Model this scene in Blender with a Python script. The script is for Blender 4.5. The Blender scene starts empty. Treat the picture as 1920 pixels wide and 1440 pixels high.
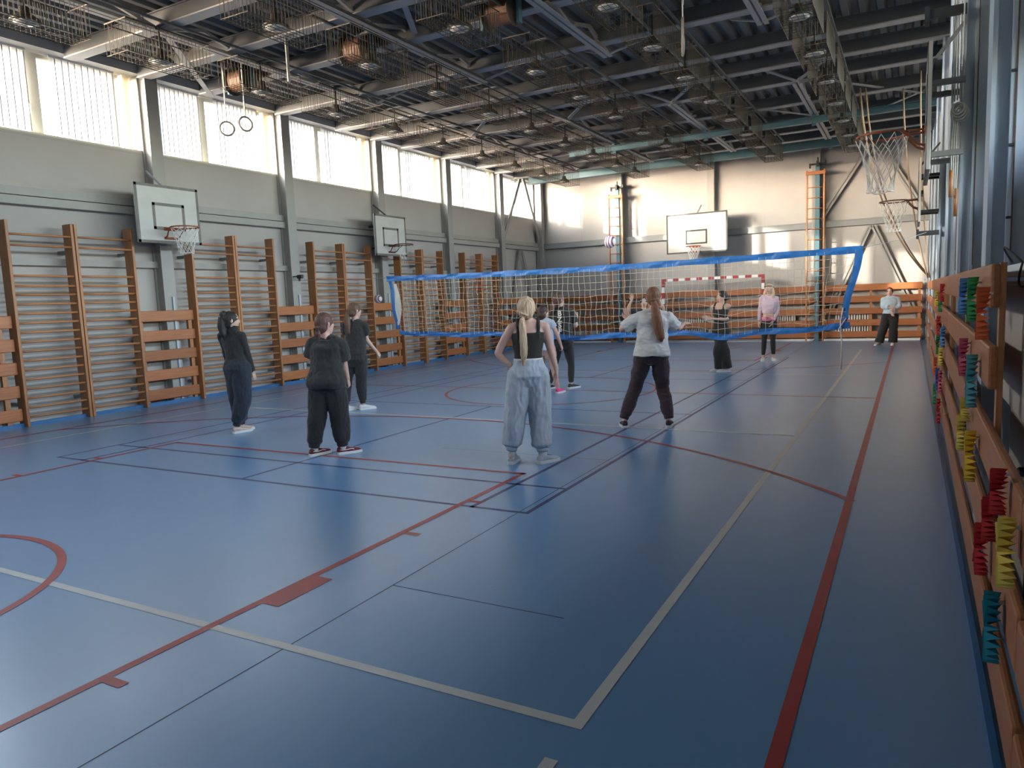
import bpy, bmesh, math, random
from mathutils import Vector, Matrix, noise
random.seed(11)
SC = bpy.context.scene
COL = SC.collection
V = Vector
PI = math.pi

# ------------------------------------------------------------------ camera, sky, sun, exposure
cam_data = bpy.data.cameras.new('camera')
cam = bpy.data.objects.new('camera', cam_data)
COL.objects.link(cam)
cam.rotation_mode = 'XYZ'
cam.location = (1.0322868, -2.2859066, 1.5827511)
cam.rotation_euler = (1.45607059, 0.0400536, 0.50077713)
cam_data.sensor_fit = 'HORIZONTAL'
cam_data.sensor_width = 36.0
cam_data.lens = 1354.014 / 1920 * 36
cam_data.clip_start = 0.02
cam_data.clip_end = 300
SC.camera = cam

SUN_DIR = V((0.73, 1.0, -0.191)).normalized()          # the way the light travels
world = bpy.data.worlds.new('sky')
SC.world = world
world.use_nodes = True
wn = world.node_tree
wn.nodes.clear()
w_out = wn.nodes.new('ShaderNodeOutputWorld')
w_bg = wn.nodes.new('ShaderNodeBackground')
w_sky = wn.nodes.new('ShaderNodeTexSky')
w_sky.sky_type = 'NISHITA'
w_sky.sun_disc = False
w_sky.sun_elevation = math.asin(-SUN_DIR.z)
w_sky.sun_rotation = math.atan2(-SUN_DIR.x, -SUN_DIR.y)
w_sky.altitude = 100
w_sky.air_density = 1.0
w_sky.dust_density = 1.5
w_sky.ozone_density = 1.5
w_bg.inputs['Strength'].default_value = 5.0
w_hs = wn.nodes.new('ShaderNodeHueSaturation')          # thin high haze: a paler sky
w_hs.inputs['Saturation'].default_value = 0.5
wn.links.new(w_sky.outputs[0], w_hs.inputs['Color'])
wn.links.new(w_hs.outputs[0], w_bg.inputs['Color'])
wn.links.new(w_bg.outputs[0], w_out.inputs['Surface'])

sun_data = bpy.data.lights.new('sun', 'SUN')
sun_data.energy = 7.5
sun_data.color = (1.0, 0.90, 0.74)
sun_data.angle = math.radians(0.6)
sun = bpy.data.objects.new('sun', sun_data)
COL.objects.link(sun)
sun.location = (-40, -50, 14)
sun.rotation_euler = (-SUN_DIR).to_track_quat('Z', 'Y').to_euler()

SC.view_settings.view_transform = 'Standard'
SC.view_settings.look = 'None'
SC.view_settings.exposure = 0.80
SC.view_settings.gamma = 1.0
SC.view_settings.use_curve_mapping = False
SC.cycles.max_bounces = 10
SC.cycles.diffuse_bounces = 6
SC.cycles.glossy_bounces = 4
SC.cycles.transparent_max_bounces = 12
SC.cycles.caustics_reflective = False
SC.cycles.caustics_refractive = False
SC.cycles.sample_clamp_indirect = 6.0
SC.cycles.use_denoising = True

def portal(name, x, y, z, sy, sz, into):                 # tells Cycles where daylight comes in; gives off nothing itself
    d = bpy.data.lights.new(name, 'AREA')
    d.shape = 'RECTANGLE'
    d.size, d.size_y = sy, sz
    d.cycles.is_portal = True
    o = bpy.data.objects.new(name, d)
    COL.objects.link(o)
    o.location = (x, y, z)
    o.rotation_euler = V((-into, 0, 0)).to_track_quat('Z', 'Y').to_euler()
    return o

# ------------------------------------------------------------------ materials
MATS = {}
def lin(c):
    return tuple((x / 12.92 if x <= 0.04045 else ((x + 0.055) / 1.055) ** 2.4) for x in c)
def mat(name, col, rough=0.6, metal=0.0, var=0.06, scale=6.0, bump=0.0, bscale=60.0, stretch=(1, 1, 1), spec=0.5, sheen=0.0, sss=0.0, trans=0.0):
    """plain procedural surface: a base colour with a little noise in it, optional fine bump"""
    if name in MATS: return MATS[name]
    m = bpy.data.materials.new(name); m.use_nodes = True
    nt = m.node_tree; b = nt.nodes['Principled BSDF']
    tc = nt.nodes.new('ShaderNodeTexCoord'); mp = nt.nodes.new('ShaderNodeMapping')
    mp.inputs['Scale'].default_value = stretch
    nt.links.new(tc.outputs['Object'], mp.inputs['Vector'])
    nz = nt.nodes.new('ShaderNodeTexNoise'); nz.inputs['Scale'].default_value = scale; nz.inputs['Detail'].default_value = 4
    nt.links.new(mp.outputs[0], nz.inputs['Vector'])
    rp = nt.nodes.new('ShaderNodeValToRGB')
    e = rp.color_ramp.elements
    e[0].position, e[1].position = 0.3, 0.7
    e[0].color = tuple(max(0, c * (1 - var)) for c in col) + (1,)
    e[1].color = tuple(min(1, c * (1 + var)) for c in col) + (1,)
    nt.links.new(nz.outputs['Fac'], rp.inputs['Fac'])
    nt.links.new(rp.outputs['Color'], b.inputs['Base Color'])
    b.inputs['Roughness'].default_value = rough
    b.inputs['Metallic'].default_value = metal
    b.inputs['Specular IOR Level'].default_value = spec
    if sheen: b.inputs['Sheen Weight'].default_value = sheen
    if sss:
        b.inputs['Subsurface Weight'].default_value = sss
        b.inputs['Subsurface Radius'].default_value = (0.02, 0.008, 0.004)
    if bump:
        n2 = nt.nodes.new('ShaderNodeTexNoise'); n2.inputs['Scale'].default_value = bscale; n2.inputs['Detail'].default_value = 3
        nt.links.new(mp.outputs[0], n2.inputs['Vector'])
        bp = nt.nodes.new('ShaderNodeBump'); bp.inputs['Strength'].default_value = bump; bp.inputs['Distance'].default_value = 0.01
        nt.links.new(n2.outputs['Fac'], bp.inputs['Height'])
        nt.links.new(bp.outputs[0], b.inputs['Normal'])
    MATS[name] = m
    return m

def wood(name, c0, c1, axis=1, rough=0.45, scale=3.0):
    m = bpy.data.materials.new(name); m.use_nodes = True
    nt = m.node_tree; b = nt.nodes['Principled BSDF']
    tc = nt.nodes.new('ShaderNodeTexCoord'); mp = nt.nodes.new('ShaderNodeMapping')
    s = [14.0, 14.0, 14.0]; s[axis] = 0.9
    mp.inputs['Scale'].default_value = s
    nt.links.new(tc.outputs['Object'], mp.inputs['Vector'])
    nz = nt.nodes.new('ShaderNodeTexNoise'); nz.inputs['Scale'].default_value = scale; nz.inputs['Detail'].default_value = 6; nz.inputs['Distortion'].default_value = 0.6
    nt.links.new(mp.outputs[0], nz.inputs['Vector'])
    rp = nt.nodes.new('ShaderNodeValToRGB'); e = rp.color_ramp.elements
    e[0].position, e[1].position = 0.3, 0.72
    e[0].color, e[1].color = c0 + (1,), c1 + (1,)
    nt.links.new(nz.outputs['Fac'], rp.inputs['Fac'])
    oi = nt.nodes.new('ShaderNodeObjectInfo')
    hs = nt.nodes.new('ShaderNodeHueSaturation')
    mr = nt.nodes.new('ShaderNodeMapRange'); mr.inputs['To Min'].default_value = 0.84; mr.inputs['To Max'].default_value = 1.14
    nt.links.new(oi.outputs['Random'], mr.inputs['Value'])
    nt.links.new(mr.outputs[0], hs.inputs['Value'])
    nt.links.new(rp.outputs['Color'], hs.inputs['Color'])
    nt.links.new(hs.outputs['Color'], b.inputs['Base Color'])
    b.inputs['Roughness'].default_value = rough
    bp = nt.nodes.new('ShaderNodeBump'); bp.inputs['Strength'].default_value = 0.12; bp.inputs['Distance'].default_value = 0.004
    nt.links.new(nz.outputs['Fac'], bp.inputs['Height']); nt.links.new(bp.outputs[0], b.inputs['Normal'])
    MATS[name] = m
    return m

def floor_mat():
    m = bpy.data.materials.new('blue_sports_vinyl'); m.use_nodes = True
    nt = m.node_tree; b = nt.nodes['Principled BSDF']
    tc = nt.nodes.new('ShaderNodeTexCoord')
    n1 = nt.nodes.new('ShaderNodeTexNoise'); n1.inputs['Scale'].default_value = 0.5; n1.inputs['Detail'].default_value = 5
    n2 = nt.nodes.new('ShaderNodeTexNoise'); n2.inputs['Scale'].default_value = 9; n2.inputs['Detail'].default_value = 4
    nt.links.new(tc.outputs['Object'], n1.inputs['Vector']); nt.links.new(tc.outputs['Object'], n2.inputs['Vector'])
    rp = nt.nodes.new('ShaderNodeValToRGB'); e = rp.color_ramp.elements
    e[0].position, e[1].position = 0.32, 0.7
    e[0].color, e[1].color = (0.120, 0.275, 0.490, 1), (0.134, 0.300, 0.530, 1)
    nt.links.new(n1.outputs['Fac'], rp.inputs['Fac'])
    nt.links.new(rp.outputs['Color'], b.inputs['Base Color'])
    mr = nt.nodes.new('ShaderNodeMapRange'); mr.inputs['From Min'].default_value = 0.3; mr.inputs['From Max'].default_value = 0.7
    mr.inputs['To Min'].default_value = 0.30; mr.inputs['To Max'].default_value = 0.33
    nt.links.new(n2.outputs['Fac'], mr.inputs['Value']); nt.links.new(mr.outputs[0], b.inputs['Roughness'])
    b.inputs['Specular IOR Level'].default_value = 1.0
    b.inputs['Coat Weight'].default_value = 0.3; b.inputs['Coat Roughness'].default_value = 0.36
    return m

def cloth_translucent(name, col, tr, clear):
    """thin backlit fabric of the window blinds"""
    m = bpy.data.materials.new(name); m.use_nodes = True
    nt = m.node_tree; nt.nodes.clear()
    out = nt.nodes.new('ShaderNodeOutputMaterial')
    d = nt.nodes.new('ShaderNodeBsdfDiffuse'); t = nt.nodes.new('ShaderNodeBsdfTranslucent'); p = nt.nodes.new('ShaderNodeBsdfTransparent')
    tc = nt.nodes.new('ShaderNodeTexCoord'); nz = nt.nodes.new('ShaderNodeTexNoise'); nz.inputs['Scale'].default_value = 40
    nt.links.new(tc.outputs['Object'], nz.inputs['Vector'])
    rp = nt.nodes.new('ShaderNodeValToRGB'); e = rp.color_ramp.elements
    e[0].color = tuple(c * 0.94 for c in col) + (1,); e[1].color = col + (1,)
    nt.links.new(nz.outputs['Fac'], rp.inputs['Fac'])
    for s in (d, t): nt.links.new(rp.outputs['Color'], s.inputs['Color'])
    m1 = nt.nodes.new('ShaderNodeMixShader'); m1.inputs[0].default_value = tr
    nt.links.new(d.outputs[0], m1.inputs[1]); nt.links.new(t.outputs[0], m1.inputs[2])
    m2 = nt.nodes.new('ShaderNodeMixShader'); m2.inputs[0].default_value = clear
    nt.links.new(m1.outputs[0], m2.inputs[1]); nt.links.new(p.outputs[0], m2.inputs[2])
    nt.links.new(m2.outputs[0], out.inputs['Surface'])
    return m

def glass_mat():
    m = bpy.data.materials.new('window_glass'); m.use_nodes = True
    nt = m.node_tree; nt.nodes.clear()
    out = nt.nodes.new('ShaderNodeOutputMaterial')
    g = nt.nodes.new('ShaderNodeBsdfGlossy'); g.inputs['Roughness'].default_value = 0.02
    p = nt.nodes.new('ShaderNodeBsdfTransparent'); p.inputs['Color'].default_value = (0.95, 0.97, 0.97, 1)
    fr = nt.nodes.new('ShaderNodeFresnel'); fr.inputs['IOR'].default_value = 1.35
    mx = nt.nodes.new('ShaderNodeMixShader')
    nt.links.new(fr.outputs[0], mx.inputs[0]); nt.links.new(p.outputs[0], mx.inputs[1]); nt.links.new(g.outputs[0], mx.inputs[2])
    nt.links.new(mx.outputs[0], out.inputs['Surface'])
    return m

M_FLOOR = floor_mat()
M_GLASS = glass_mat()
M_BLIND = cloth_translucent('blind_fabric', (0.86, 0.87, 0.88), 0.13, 0.03)
M_SLATSHADE = cloth_translucent('blind_slat_shade', (0.20, 0.20, 0.21), 0.03, 0.0)  # dark strips that paint in the shade lines between slats
M_STACK = cloth_translucent('gathered_blind_fabric', (0.86, 0.80, 0.64), 0.14, 0.0)  # yellow light on the gathered slats is put into this colour
M_WALL = mat('white_wall_paint', (0.39, 0.37, 0.355), 0.75, var=0.03, scale=1.5, bump=0.05, bscale=30)
M_STEEL = mat('grey_painted_steel', (0.30, 0.295, 0.28), 0.5, var=0.05, scale=3)
M_STEELD = mat('dark_grey_painted_steel', (0.22, 0.23, 0.235), 0.5, var=0.06, scale=3)
M_STEELB = mat('pale_blue_grey_steel', (0.40, 0.455, 0.52), 0.45, var=0.06, scale=2.2)
M_RUST = mat('rusty_edge', (0.10, 0.055, 0.03), 0.8, var=0.4, scale=20)
M_WEB = mat('roof_beam_web', (0.11, 0.115, 0.12), 0.6, var=0.1, scale=2)  # beam webs' shade put into the colour; lamp rails share the dark tone
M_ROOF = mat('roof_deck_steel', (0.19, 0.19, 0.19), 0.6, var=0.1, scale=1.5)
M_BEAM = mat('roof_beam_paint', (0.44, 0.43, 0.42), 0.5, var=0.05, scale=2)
M_TEAL = mat('teal_painted_steel', (0.07, 0.16, 0.20), 0.5, var=0.1, scale=3)
M_CREAM = mat('cream_window_frame', (0.62, 0.58, 0.48), 0.5, var=0.04)
M_WHITE = mat('white_paint', (0.78, 0.78, 0.76), 0.5, var=0.03)
M_BOARD = mat('backboard_white', (0.46, 0.455, 0.43), 0.45, var=0.05, scale=4)
M_BLACK = mat('black_line_paint', (0.035, 0.033, 0.028), 0.5, var=0.2)
M_GREYL = mat('worn_grey_line_paint', (0.13, 0.125, 0.11), 0.5, var=0.2)
M_ORANGE = mat('rim_orange_paint', (0.30, 0.075, 0.025), 0.45, var=0.2, scale=12)
M_BROWNR = mat('dark_rim_paint', (0.10, 0.035, 0.025), 0.45, var=0.2, scale=12)
M_NET = mat('white_net_cord', (0.75, 0.74, 0.70), 0.8, var=0.05)
M_NETY = mat('pale_net_cord', (0.62, 0.55, 0.42), 0.8, var=0.05)
M_BAND = mat('blue_net_band', (0.025, 0.17, 0.50), 0.5, var=0.25, scale=9, bump=0.3, bscale=18)
M_LAMPB = mat('lamp_housing', (0.05, 0.047, 0.042), 0.45, metal=0.5, var=0.1)
M_LAMPG = mat('lamp_glass', (0.40, 0.41, 0.41), 0.12, var=0.03, spec=0.8)
M_WIRE = mat('rusty_wire', (0.055, 0.045, 0.032), 0.6, metal=0.0, var=0.15)
M_DRUM = mat('brown_drum', (0.16, 0.075, 0.04), 0.55, var=0.15)
M_ROPE = mat('tan_rope', (0.27, 0.18, 0.11), 0.85, var=0.15, scale=40, bump=0.4, bscale=90)
M_ROPEW = mat('white_rope', (0.62, 0.61, 0.58), 0.85, var=0.08, scale=40, bump=0.4, bscale=90)
M_STRAP = mat('grey_strap', (0.13, 0.125, 0.115), 0.8, var=0.1)
M_IRON = mat('black_iron', (0.035, 0.035, 0.037), 0.5, metal=0.3, var=0.15)
M_RED = mat('goal_red', (0.30, 0.02, 0.02), 0.45, var=0.1)
M_RAD = mat('radiator_paint', (0.72, 0.70, 0.64), 0.4, var=0.03)
M_CAB = mat('beige_cabinet_paint', (0.42, 0.335, 0.27), 0.5, var=0.03)
M_CABD = mat('tan_cabinet_paint', (0.27, 0.21, 0.155), 0.55, var=0.06)
M_CHROME = mat('chrome', (0.6, 0.6, 0.6), 0.2, metal=1.0, var=0.02)
M_STRIPW = mat('court_line_white', (0.62, 0.62, 0.60), 0.4, var=0.05, scale=5)
M_STRIPR = mat('court_line_red', (0.36, 0.045, 0.045), 0.4, var=0.1, scale=5)
M_STRIPN = mat('court_line_navy', (0.055, 0.06, 0.17), 0.4, var=0.1, scale=5)
M_SEAM = mat('floor_seam', (0.02, 0.045, 0.09), 0.5, var=0.1)
M_EDGE = mat('blue_floor_edging', (0.03, 0.14, 0.33), 0.35, var=0.1)
M_WOOD = wood('varnished_wood', (0.30, 0.125, 0.048), (0.44, 0.20, 0.085), 1)
M_WOODZ = wood('varnished_wood_upright', (0.30, 0.125, 0.048), (0.46, 0.205, 0.085), 2)
M_WOODX = wood('varnished_wood_back', (0.30, 0.10, 0.035), (0.42, 0.155, 0.055), 0)

# ------------------------------------------------------------------ mesh helpers
def tag(o, label, cat, group=None, kind=None):
    if kind: o['kind'] = kind
    o['label'] = label; o['category'] = cat
    if group: o['group'] = group
    return o

def thing(name, loc, label, cat, group=None, rz=0.0):
    o = bpy.data.objects.new(name, None)
    o.empty_display_size = 0.1
    COL.objects.link(o)
    o.location = loc; o.rotation_euler = (0, 0, rz)
    return tag(o, label, cat, group)

class MB:
    """collects shapes into one mesh"""
    def __init__(s):
        s.v, s.f, s.mi, s.m = [], [], [], 0
    def add(s, vs, fs):
        n = len(s.v)
        s.v += [tuple(p) for p in vs]
        s.f += [tuple(i + n for i in f) for f in fs]
        s.mi += [s.m] * len(fs)
        return s
    def box(s, x0, x1, y0, y1, z0, z1):
        vs = [(x0, y0, z0), (x1, y0, z0), (x1, y1, z0), (x0, y1, z0), (x0, y0, z1), (x1, y0, z1), (x1, y1, z1), (x0, y1, z1)]
        return s.add(vs, [(0, 3, 2, 1), (4, 5, 6, 7), (0, 1, 5, 4), (1, 2, 6, 5), (2, 3, 7, 6), (3, 0, 4, 7)])
    def bbox(s, x0, x1, y0, y1, z0, z1, b=0.006):
        """box with bevelled edges"""
        bm = bmesh.new()
        bmesh.ops.create_cube(bm, size=1)
        for v in bm.verts:
            v.co = ((x0 + x1) / 2 + v.co.x * (x1 - x0), (y0 + y1) / 2 + v.co.y * (y1 - y0), (z0 + z1) / 2 + v.co.z * (z1 - z0))
        bmesh.ops.bevel(bm, geom=bm.edges[:], offset=b, segments=2, affect='EDGES', profile=0.5)
        bm.verts.index_update()
        s.add([v.co[:] for v in bm.verts], [[v.index for v in f.verts] for f in bm.faces])
        bm.free()
        return s
    def beam(s, p, q, w, h, up=(0, 0, 1)):
        """bar of width w, height h (along up) from p to q"""
        p, q = V(p), V(q); d = (q - p).normalized(); up = V(up)
        sd = d.cross(up)
        if sd.length < 1e-4: sd = d.cross(V((1, 0, 0)))
        sd.normalize(); u = sd.cross(d).normalized()
        vs = [a + sd * (w / 2) * i + u * (h / 2) * j for a in (p, q) for i, j in ((-1, -1), (1, -1), (1, 1), (-1, 1))]
        return s.add(vs, [(3, 2, 1, 0), (4, 5, 6, 7), (0, 1, 5, 4), (1, 2, 6, 5), (2, 3, 7, 6), (3, 0, 4, 7)])
    def loft(s, rings, cap=True, closed=False):
        n = len(rings[0]); vs = [p for r in rings for p in r]; fs = []
        k = len(rings)
        for i in range(k if closed else k - 1):
            a, b = i * n, ((i + 1) % k) * n
            for j in range(n):
                fs.append((a + j, a + (j + 1) % n, b + (j + 1) % n, b + j))
        if cap and not closed:
            fs.append(tuple(range(n - 1, -1, -1))); fs.append(tuple((k - 1) * n + j for j in range(n)))
        return s.add(vs, fs)
    def tube(s, pts, r, n=8, cap=True, closed=False):
        pts = [V(p) for p in pts]; k = len(pts)
        rs = r if isinstance(r, (list, tuple)) else [r] * k
        rings = []; ref = None
        for i, p in enumerate(pts):
            if closed: t = pts[(i + 1) % k] - pts[i - 1]
            else: t = pts[min(i + 1, k - 1)] - pts[max(i - 1, 0)]
            t.normalize()
            if ref is None:
                ref = V((0, 0, 1)) if abs(t.z) < 0.9 else V((1, 0, 0))
            a = (ref - t * ref.dot(t))
            if a.length < 1e-5: a = t.orthogonal()
            a.normalize(); b = t.cross(a); ref = a
            rings.append([p + a * rs[i] * math.cos(2 * PI * j / n) + b * rs[i] * math.sin(2 * PI * j / n) for j in range(n)])
        return s.loft(rings, cap, closed)
    def ring(s, c, R, r, axis=(0, 0, 1), n=28, m=8):
        c = V(c); a = V(axis).normalized(); u = a.orthogonal().normalized(); w = a.cross(u)
        return s.tube([c + u * R * math.cos(2 * PI * i / n) + w * R * math.sin(2 * PI * i / n) for i in range(n)], r, m, closed=True)
    def lathe(s, prof, c, axis=(0, 0, 1), n=20):
        """prof: (radius, height) along the axis from c"""
        c = V(c); a = V(axis).normalized(); u = a.orthogonal().normalized(); w = a.cross(u)
        return s.loft([[c + a * h + (u * math.cos(2 * PI * j / n) + w * math.sin(2 * PI * j / n)) * max(r, 1e-4) for j in range(n)] for r, h in prof])
    def ball(s, c, rx, ry=None, rz=None, R=None, n=16, m=10):
        ry = ry or rx; rz = rz or rx; c = V(c); vs = []; fs = []
        R = R or Matrix.Identity(3)
        vs.append(c + R @ V((0, 0, rz)))
        for i in range(1, m):
            th = PI * i / m
            for j in range(n):
                ph = 2 * PI * j / n
                vs.append(c + R @ V((rx * math.sin(th) * math.cos(ph), ry * math.sin(th) * math.sin(ph), rz * math.cos(th))))
        vs.append(c + R @ V((0, 0, -rz)))
        for j in range(n): fs.append((0, 1 + j, 1 + (j + 1) % n))
        for i in range(m - 2):
            a, b = 1 + i * n, 1 + (i + 1) * n
            for j in range(n): fs.append((a + j, b + j, b + (j + 1) % n, a + (j + 1) % n))
        a = 1 + (m - 2) * n; e = len(vs) - 1
        for j in range(n): fs.append((a + j, e, a + (j + 1) % n))
        return s.add(vs, fs)
    def mesh(s, name, mats, smooth=False):
        me = bpy.data.meshes.new(name)
        me.from_pydata(s.v, [], s.f)
        for m in (mats if isinstance(mats, (list, tuple)) else [mats]): me.materials.append(m)
        if max(s.mi, default=0): me.polygons.foreach_set('material_index', s.mi)
        if smooth: me.polygons.foreach_set('use_smooth', [True] * len(me.polygons))
        me.update()
        return me
    def build(s, name, mats, parent=None, smooth=False, loc=None):
        o = bpy.data.objects.new(name, s.mesh(name, mats, smooth))
        COL.objects.link(o)
        if parent: o.parent = parent
        if loc: o.location = loc
        return o

def struct(name, mb, mats, smooth=False, parent=None):
    o = mb.build(name, mats, parent, smooth)
    if not parent: o['kind'] = 'structure'
    return o

def copy_tree(o, parent=None):
    c = o.copy(); COL.objects.link(c)
    if parent: c.parent = parent
    for ch in [x for x in o.children]: copy_tree(ch, c)
    return c

# ------------------------------------------------------------------ room shell
XL, XR, YN, YB, ZD = -10.9, 1.95, -3.4, 21.7, 5.88      # wall faces and underside of the deck
Z0, Z1 = 4.44, 5.73                                    # window sill and head
COLS = [6.27 + 3.1 * k for k in range(-3, 6)]           # wall column positions along the hall

fb = MB()
fb.box(XL, 1.62, YN, YB, -0.2, 0.0)
M_ = {'w': 1, 'r': 2, 'n': 3, 's': 4, 'e': 5}
_lev = [0.0006]
def fquad(x0, x1, y0, y1, m, z=None):
    fb.m = M_[m]; z = z or {'s': .0005, 'n': .0010, 'w': .0016, 'r': .0022, 'e': .003}[m]
    fb.add([(x0, y0, z), (x1, y0, z), (x1, y1, z), (x0, y1, z)], [(0, 1, 2, 3)])
def farc(cx, cy, r, w, a0, a1, m, n=72):
    fb.m = M_[m]; z = .0027; vs = []; fs = []
    for i in range(n + 1):
        a = math.radians(a0 + (a1 - a0) * i / n)
        vs += [(cx + r * math.cos(a), cy + r * math.sin(a), z), (cx + (r - w) * math.cos(a), cy + (r - w) * math.sin(a), z)]
    for i in range(n): fs.append((2 * i, 2 * i + 1, 2 * i + 3, 2 * i + 2))
    fb.add(vs, fs)
# sheet seams of the vinyl
for i in range(1):
    x = -1.52 - 1.95 * i
    fquad(x - .004, x + .004, YN, YB, 's')
fquad(-1.52, -0.45, .826, .834, 's'); fquad(-3.47, -1.52, 4.2, 4.206, 's')
# volleyball court, white
W = .05
for x in (-W, -9.0): fquad(x, x + W, 0, 18, 'w')
for y in (0, 18 - W): fquad(-9 + W, -W, y, y + W, 'w')
for y in (6 - W, 12): fquad(-9 + W, -W, y, y + W, 'w')
for x in (-W, -9.0): fquad(x, x + W, -.35, -.2, 'w')
# badminton court, navy
for x in (-1.47, -1.95, -7.10, -7.58): fquad(x, x + .04, 2.33, 15.73, 'n')
for y in (2.33, 3.06, 7.05, 10.97, 14.96, 15.69): fquad(-7.54, -1.47, y, y + .04, 'n')
for a, b in ((2.37, 7.05), (11.01, 15.69)): fquad(-4.54, -4.50, a, b, 'n')
# basketball court, red
for x in (.635, -9.71): fquad(x, x + .055, YN + .4, 20.6, 'r')
for y0, y1, yt in ((-2.4, 3.46, 3.46), (14.75, 20.6, 14.75)):
    for x in (-2.08, -6.95): fquad(x, x + .05, y0, y1, 'r')
    fquad(-6.95, -2.03, yt - .05 if yt < 9 else yt, yt if yt < 9 else yt + .05, 'r')
    for q, L in ((-.56, .05), (.34, .42), (1.60, .05), (2.45, .05)):
        q = q if yt < 9 else 18.2 - q - L
        fquad(-2.03, -1.91, q, q + L, 'r'); fquad(-7.07, -6.95, q, q + L, 'r')
for y in (-2.45, 20.6, 9.07): fquad(-9.71, .69, y, y + .05, 'r')
farc(-4.5, -.83, 1.33, .055, 0, 180, 'r'); farc(-4.5, 19.03, 1.33, .055, 180, 360, 'r')
for x in (-5.83, -3.225): fquad(x, x + .055, -1.3, -.83, 'r')
farc(-4.5, 9.1, 1.86, .05, 0, 360, 'r', 96)
farc(-4.5, -.83, 6.78, .05, 39.8, 140.2, 'r', 96); farc(-4.5, 19.03, 6.78, .05, 219.8, 320.2, 'r', 96)
# floor edging turned up along the sides
fb.m = 5
fb.box(1.30, 1.325, YN, 21.5, 0, .012); fb.box(-10.62, -10.58, YN, 21.5, 0, .05)
floor = struct('floor', fb, [M_FLOOR, M_STRIPW, M_STRIPR, M_STRIPN, M_SEAM, M_EDGE])

# left wall: solid below the sill, narrow piers between the window bays
OPEN = []
for c in COLS[:-1]:
    last = c > 18
    OPEN.append((c + .16, c + (2.72 if last else 2.98)))
wb = MB()
wb.box(XL - .3, XL, YN, YB, -.2, Z0); wb.box(XL - .3, XL, YN, YB, Z1, 6.6)
e = YN
for a, b in OPEN:
    wb.box(XL - .3, XL, e, a, Z0, Z1); e = b
wb.box(XL - .3, XL, e, YB, Z0, Z1)
wb.m = 1
for z in (1.62, 2.93, 4.40): wb.box(XL, XL + .004, YN, YB, z, z + .006)            # panel joints
struct('wall_left', wb, [M_WALL, M_STEEL])
wb = MB(); wb.box(XL - .3, XR + .3, YB, YB + .3, -.2, 6.6)
wb.m = 1
for x in (-9.2, -6.1, -3.0, .1): wb.box(x, x + .006, YB - .003, YB, 1.7, 5.6)
struct('wall_back', wb, [M_WALL, M_STEEL])
wb = MB(); wb.box(XL - .3, XR + .3, YN - .3, YN, -.2, 6.6); struct('wall_front', wb, M_WALL)
# right wall: one seen low window; the others, low and high, added for light
wb = MB(); RW = [(-2.8, .0), (.25, 2.95), (3.35, 5.85), (6.5, 9.1), (9.6, 12.2), (12.7, 15.3)]
RH_FILL = [(c + .2, c + 2.9) for c in COLS[:-2]]  # unseen high windows, added for fill light from the right
def bandwall(z0, z1, op):
    e = YN
    for a, b in op: wb.box(XR, XR + .3, e, a, z0, z1); e = b
    wb.box(XR, XR + .3, e, YB, z0, z1)
wb.box(XR, XR + .3, YN, YB, -.2, 2.36); bandwall(2.36, 3.05, RW); wb.box(XR, XR + .3, YN, YB, 3.05, Z0); bandwall(Z0, Z1, RH_FILL); wb.box(XR, XR + .3, YN, YB, Z1, 6.6)
struct('wall_right', wb, M_WALL)

# ceiling: corrugated deck with its ribs along the hall
cb = MB(); pitch = .25; x = XL - .1; prof = []
while x < XR + .2:
    prof += [(x, ZD), (x + .09, ZD), (x + .125, ZD + .09), (x + .215, ZD + .09)]; x += pitch
cb.loft([[V((px, y, pz)) for px, pz in prof] for y in (YN - .2, YB + .2)], cap=False)
cb.f = [f for f in cb.f if not (max(f) % len(prof) == len(prof) - 1 and min(f) % len(prof) == 0)]; cb.mi = [0] * len(cb.f)
cb.box(XL - .3, XR + .3, YN - .3, YB + .3, ZD + .16, ZD + .2)
struct('ceiling', cb, M_ROOF)

# wall columns and rails that belong to the walls
tn = [0]
def trim(mb, mats, smooth=False):
    tn[0] += 1
    return struct('trim_%d' % tn[0], mb, mats, smooth)
for c in COLS[:-1]:                                       # left columns: H sections
    b = MB(); b.box(-10.70, -10.66, c - .12, c + .12, 0, ZD - .01); b.box(-10.86, -10.70, c - .09, c - .06, 0, ZD - .01)
    b.box(-10.9, -10.86, c - .12, c + .12, 0, ZD - .01)
    b.m = 1; b.box(-10.66, -10.63, c + .02, c + .06, 0, 1.9)
    trim(b, [M_STEEL, M_STEELB])
b = MB(); b.box(-10.86, -10.62, YB - .26, YB - .02, 0, ZD - .01); trim(b, M_STEEL)
for z0, z1, d in ((3.33, 3.455, .14), (3.475, 3.60, .10), (2.42, 2.53, .10)):
    b = MB(); b.box(XL, XL + d, YN, YB, z0, z1); trim(b, M_STEEL)
b = MB(); b.box(XL, XL + .16, YN, YB, 5.73, ZD - .01); trim(b, M_BEAM)                    # eaves beam over the windows
BX = [-7.72, -4.62, -1.5]
for x in BX:
    b = MB(); b.box(x - .11, x + .11, YB - .18, YB, 0, ZD - .01); trim(b, M_STEEL)
b = MB(); b.box(XL, XR, YB - .12, YB, 3.38, 3.54); b.m = 1; b.box(XL, XR, YB - .14, YB - .02, 3.54, 3.57); trim(b, [M_STEELD, M_STEELD])
b = MB(); b.box(-10.6, 1.3, 21.42, 21.5, 0, .06); trim(b, M_WHITE)                  # skirting under the back boards
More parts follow.
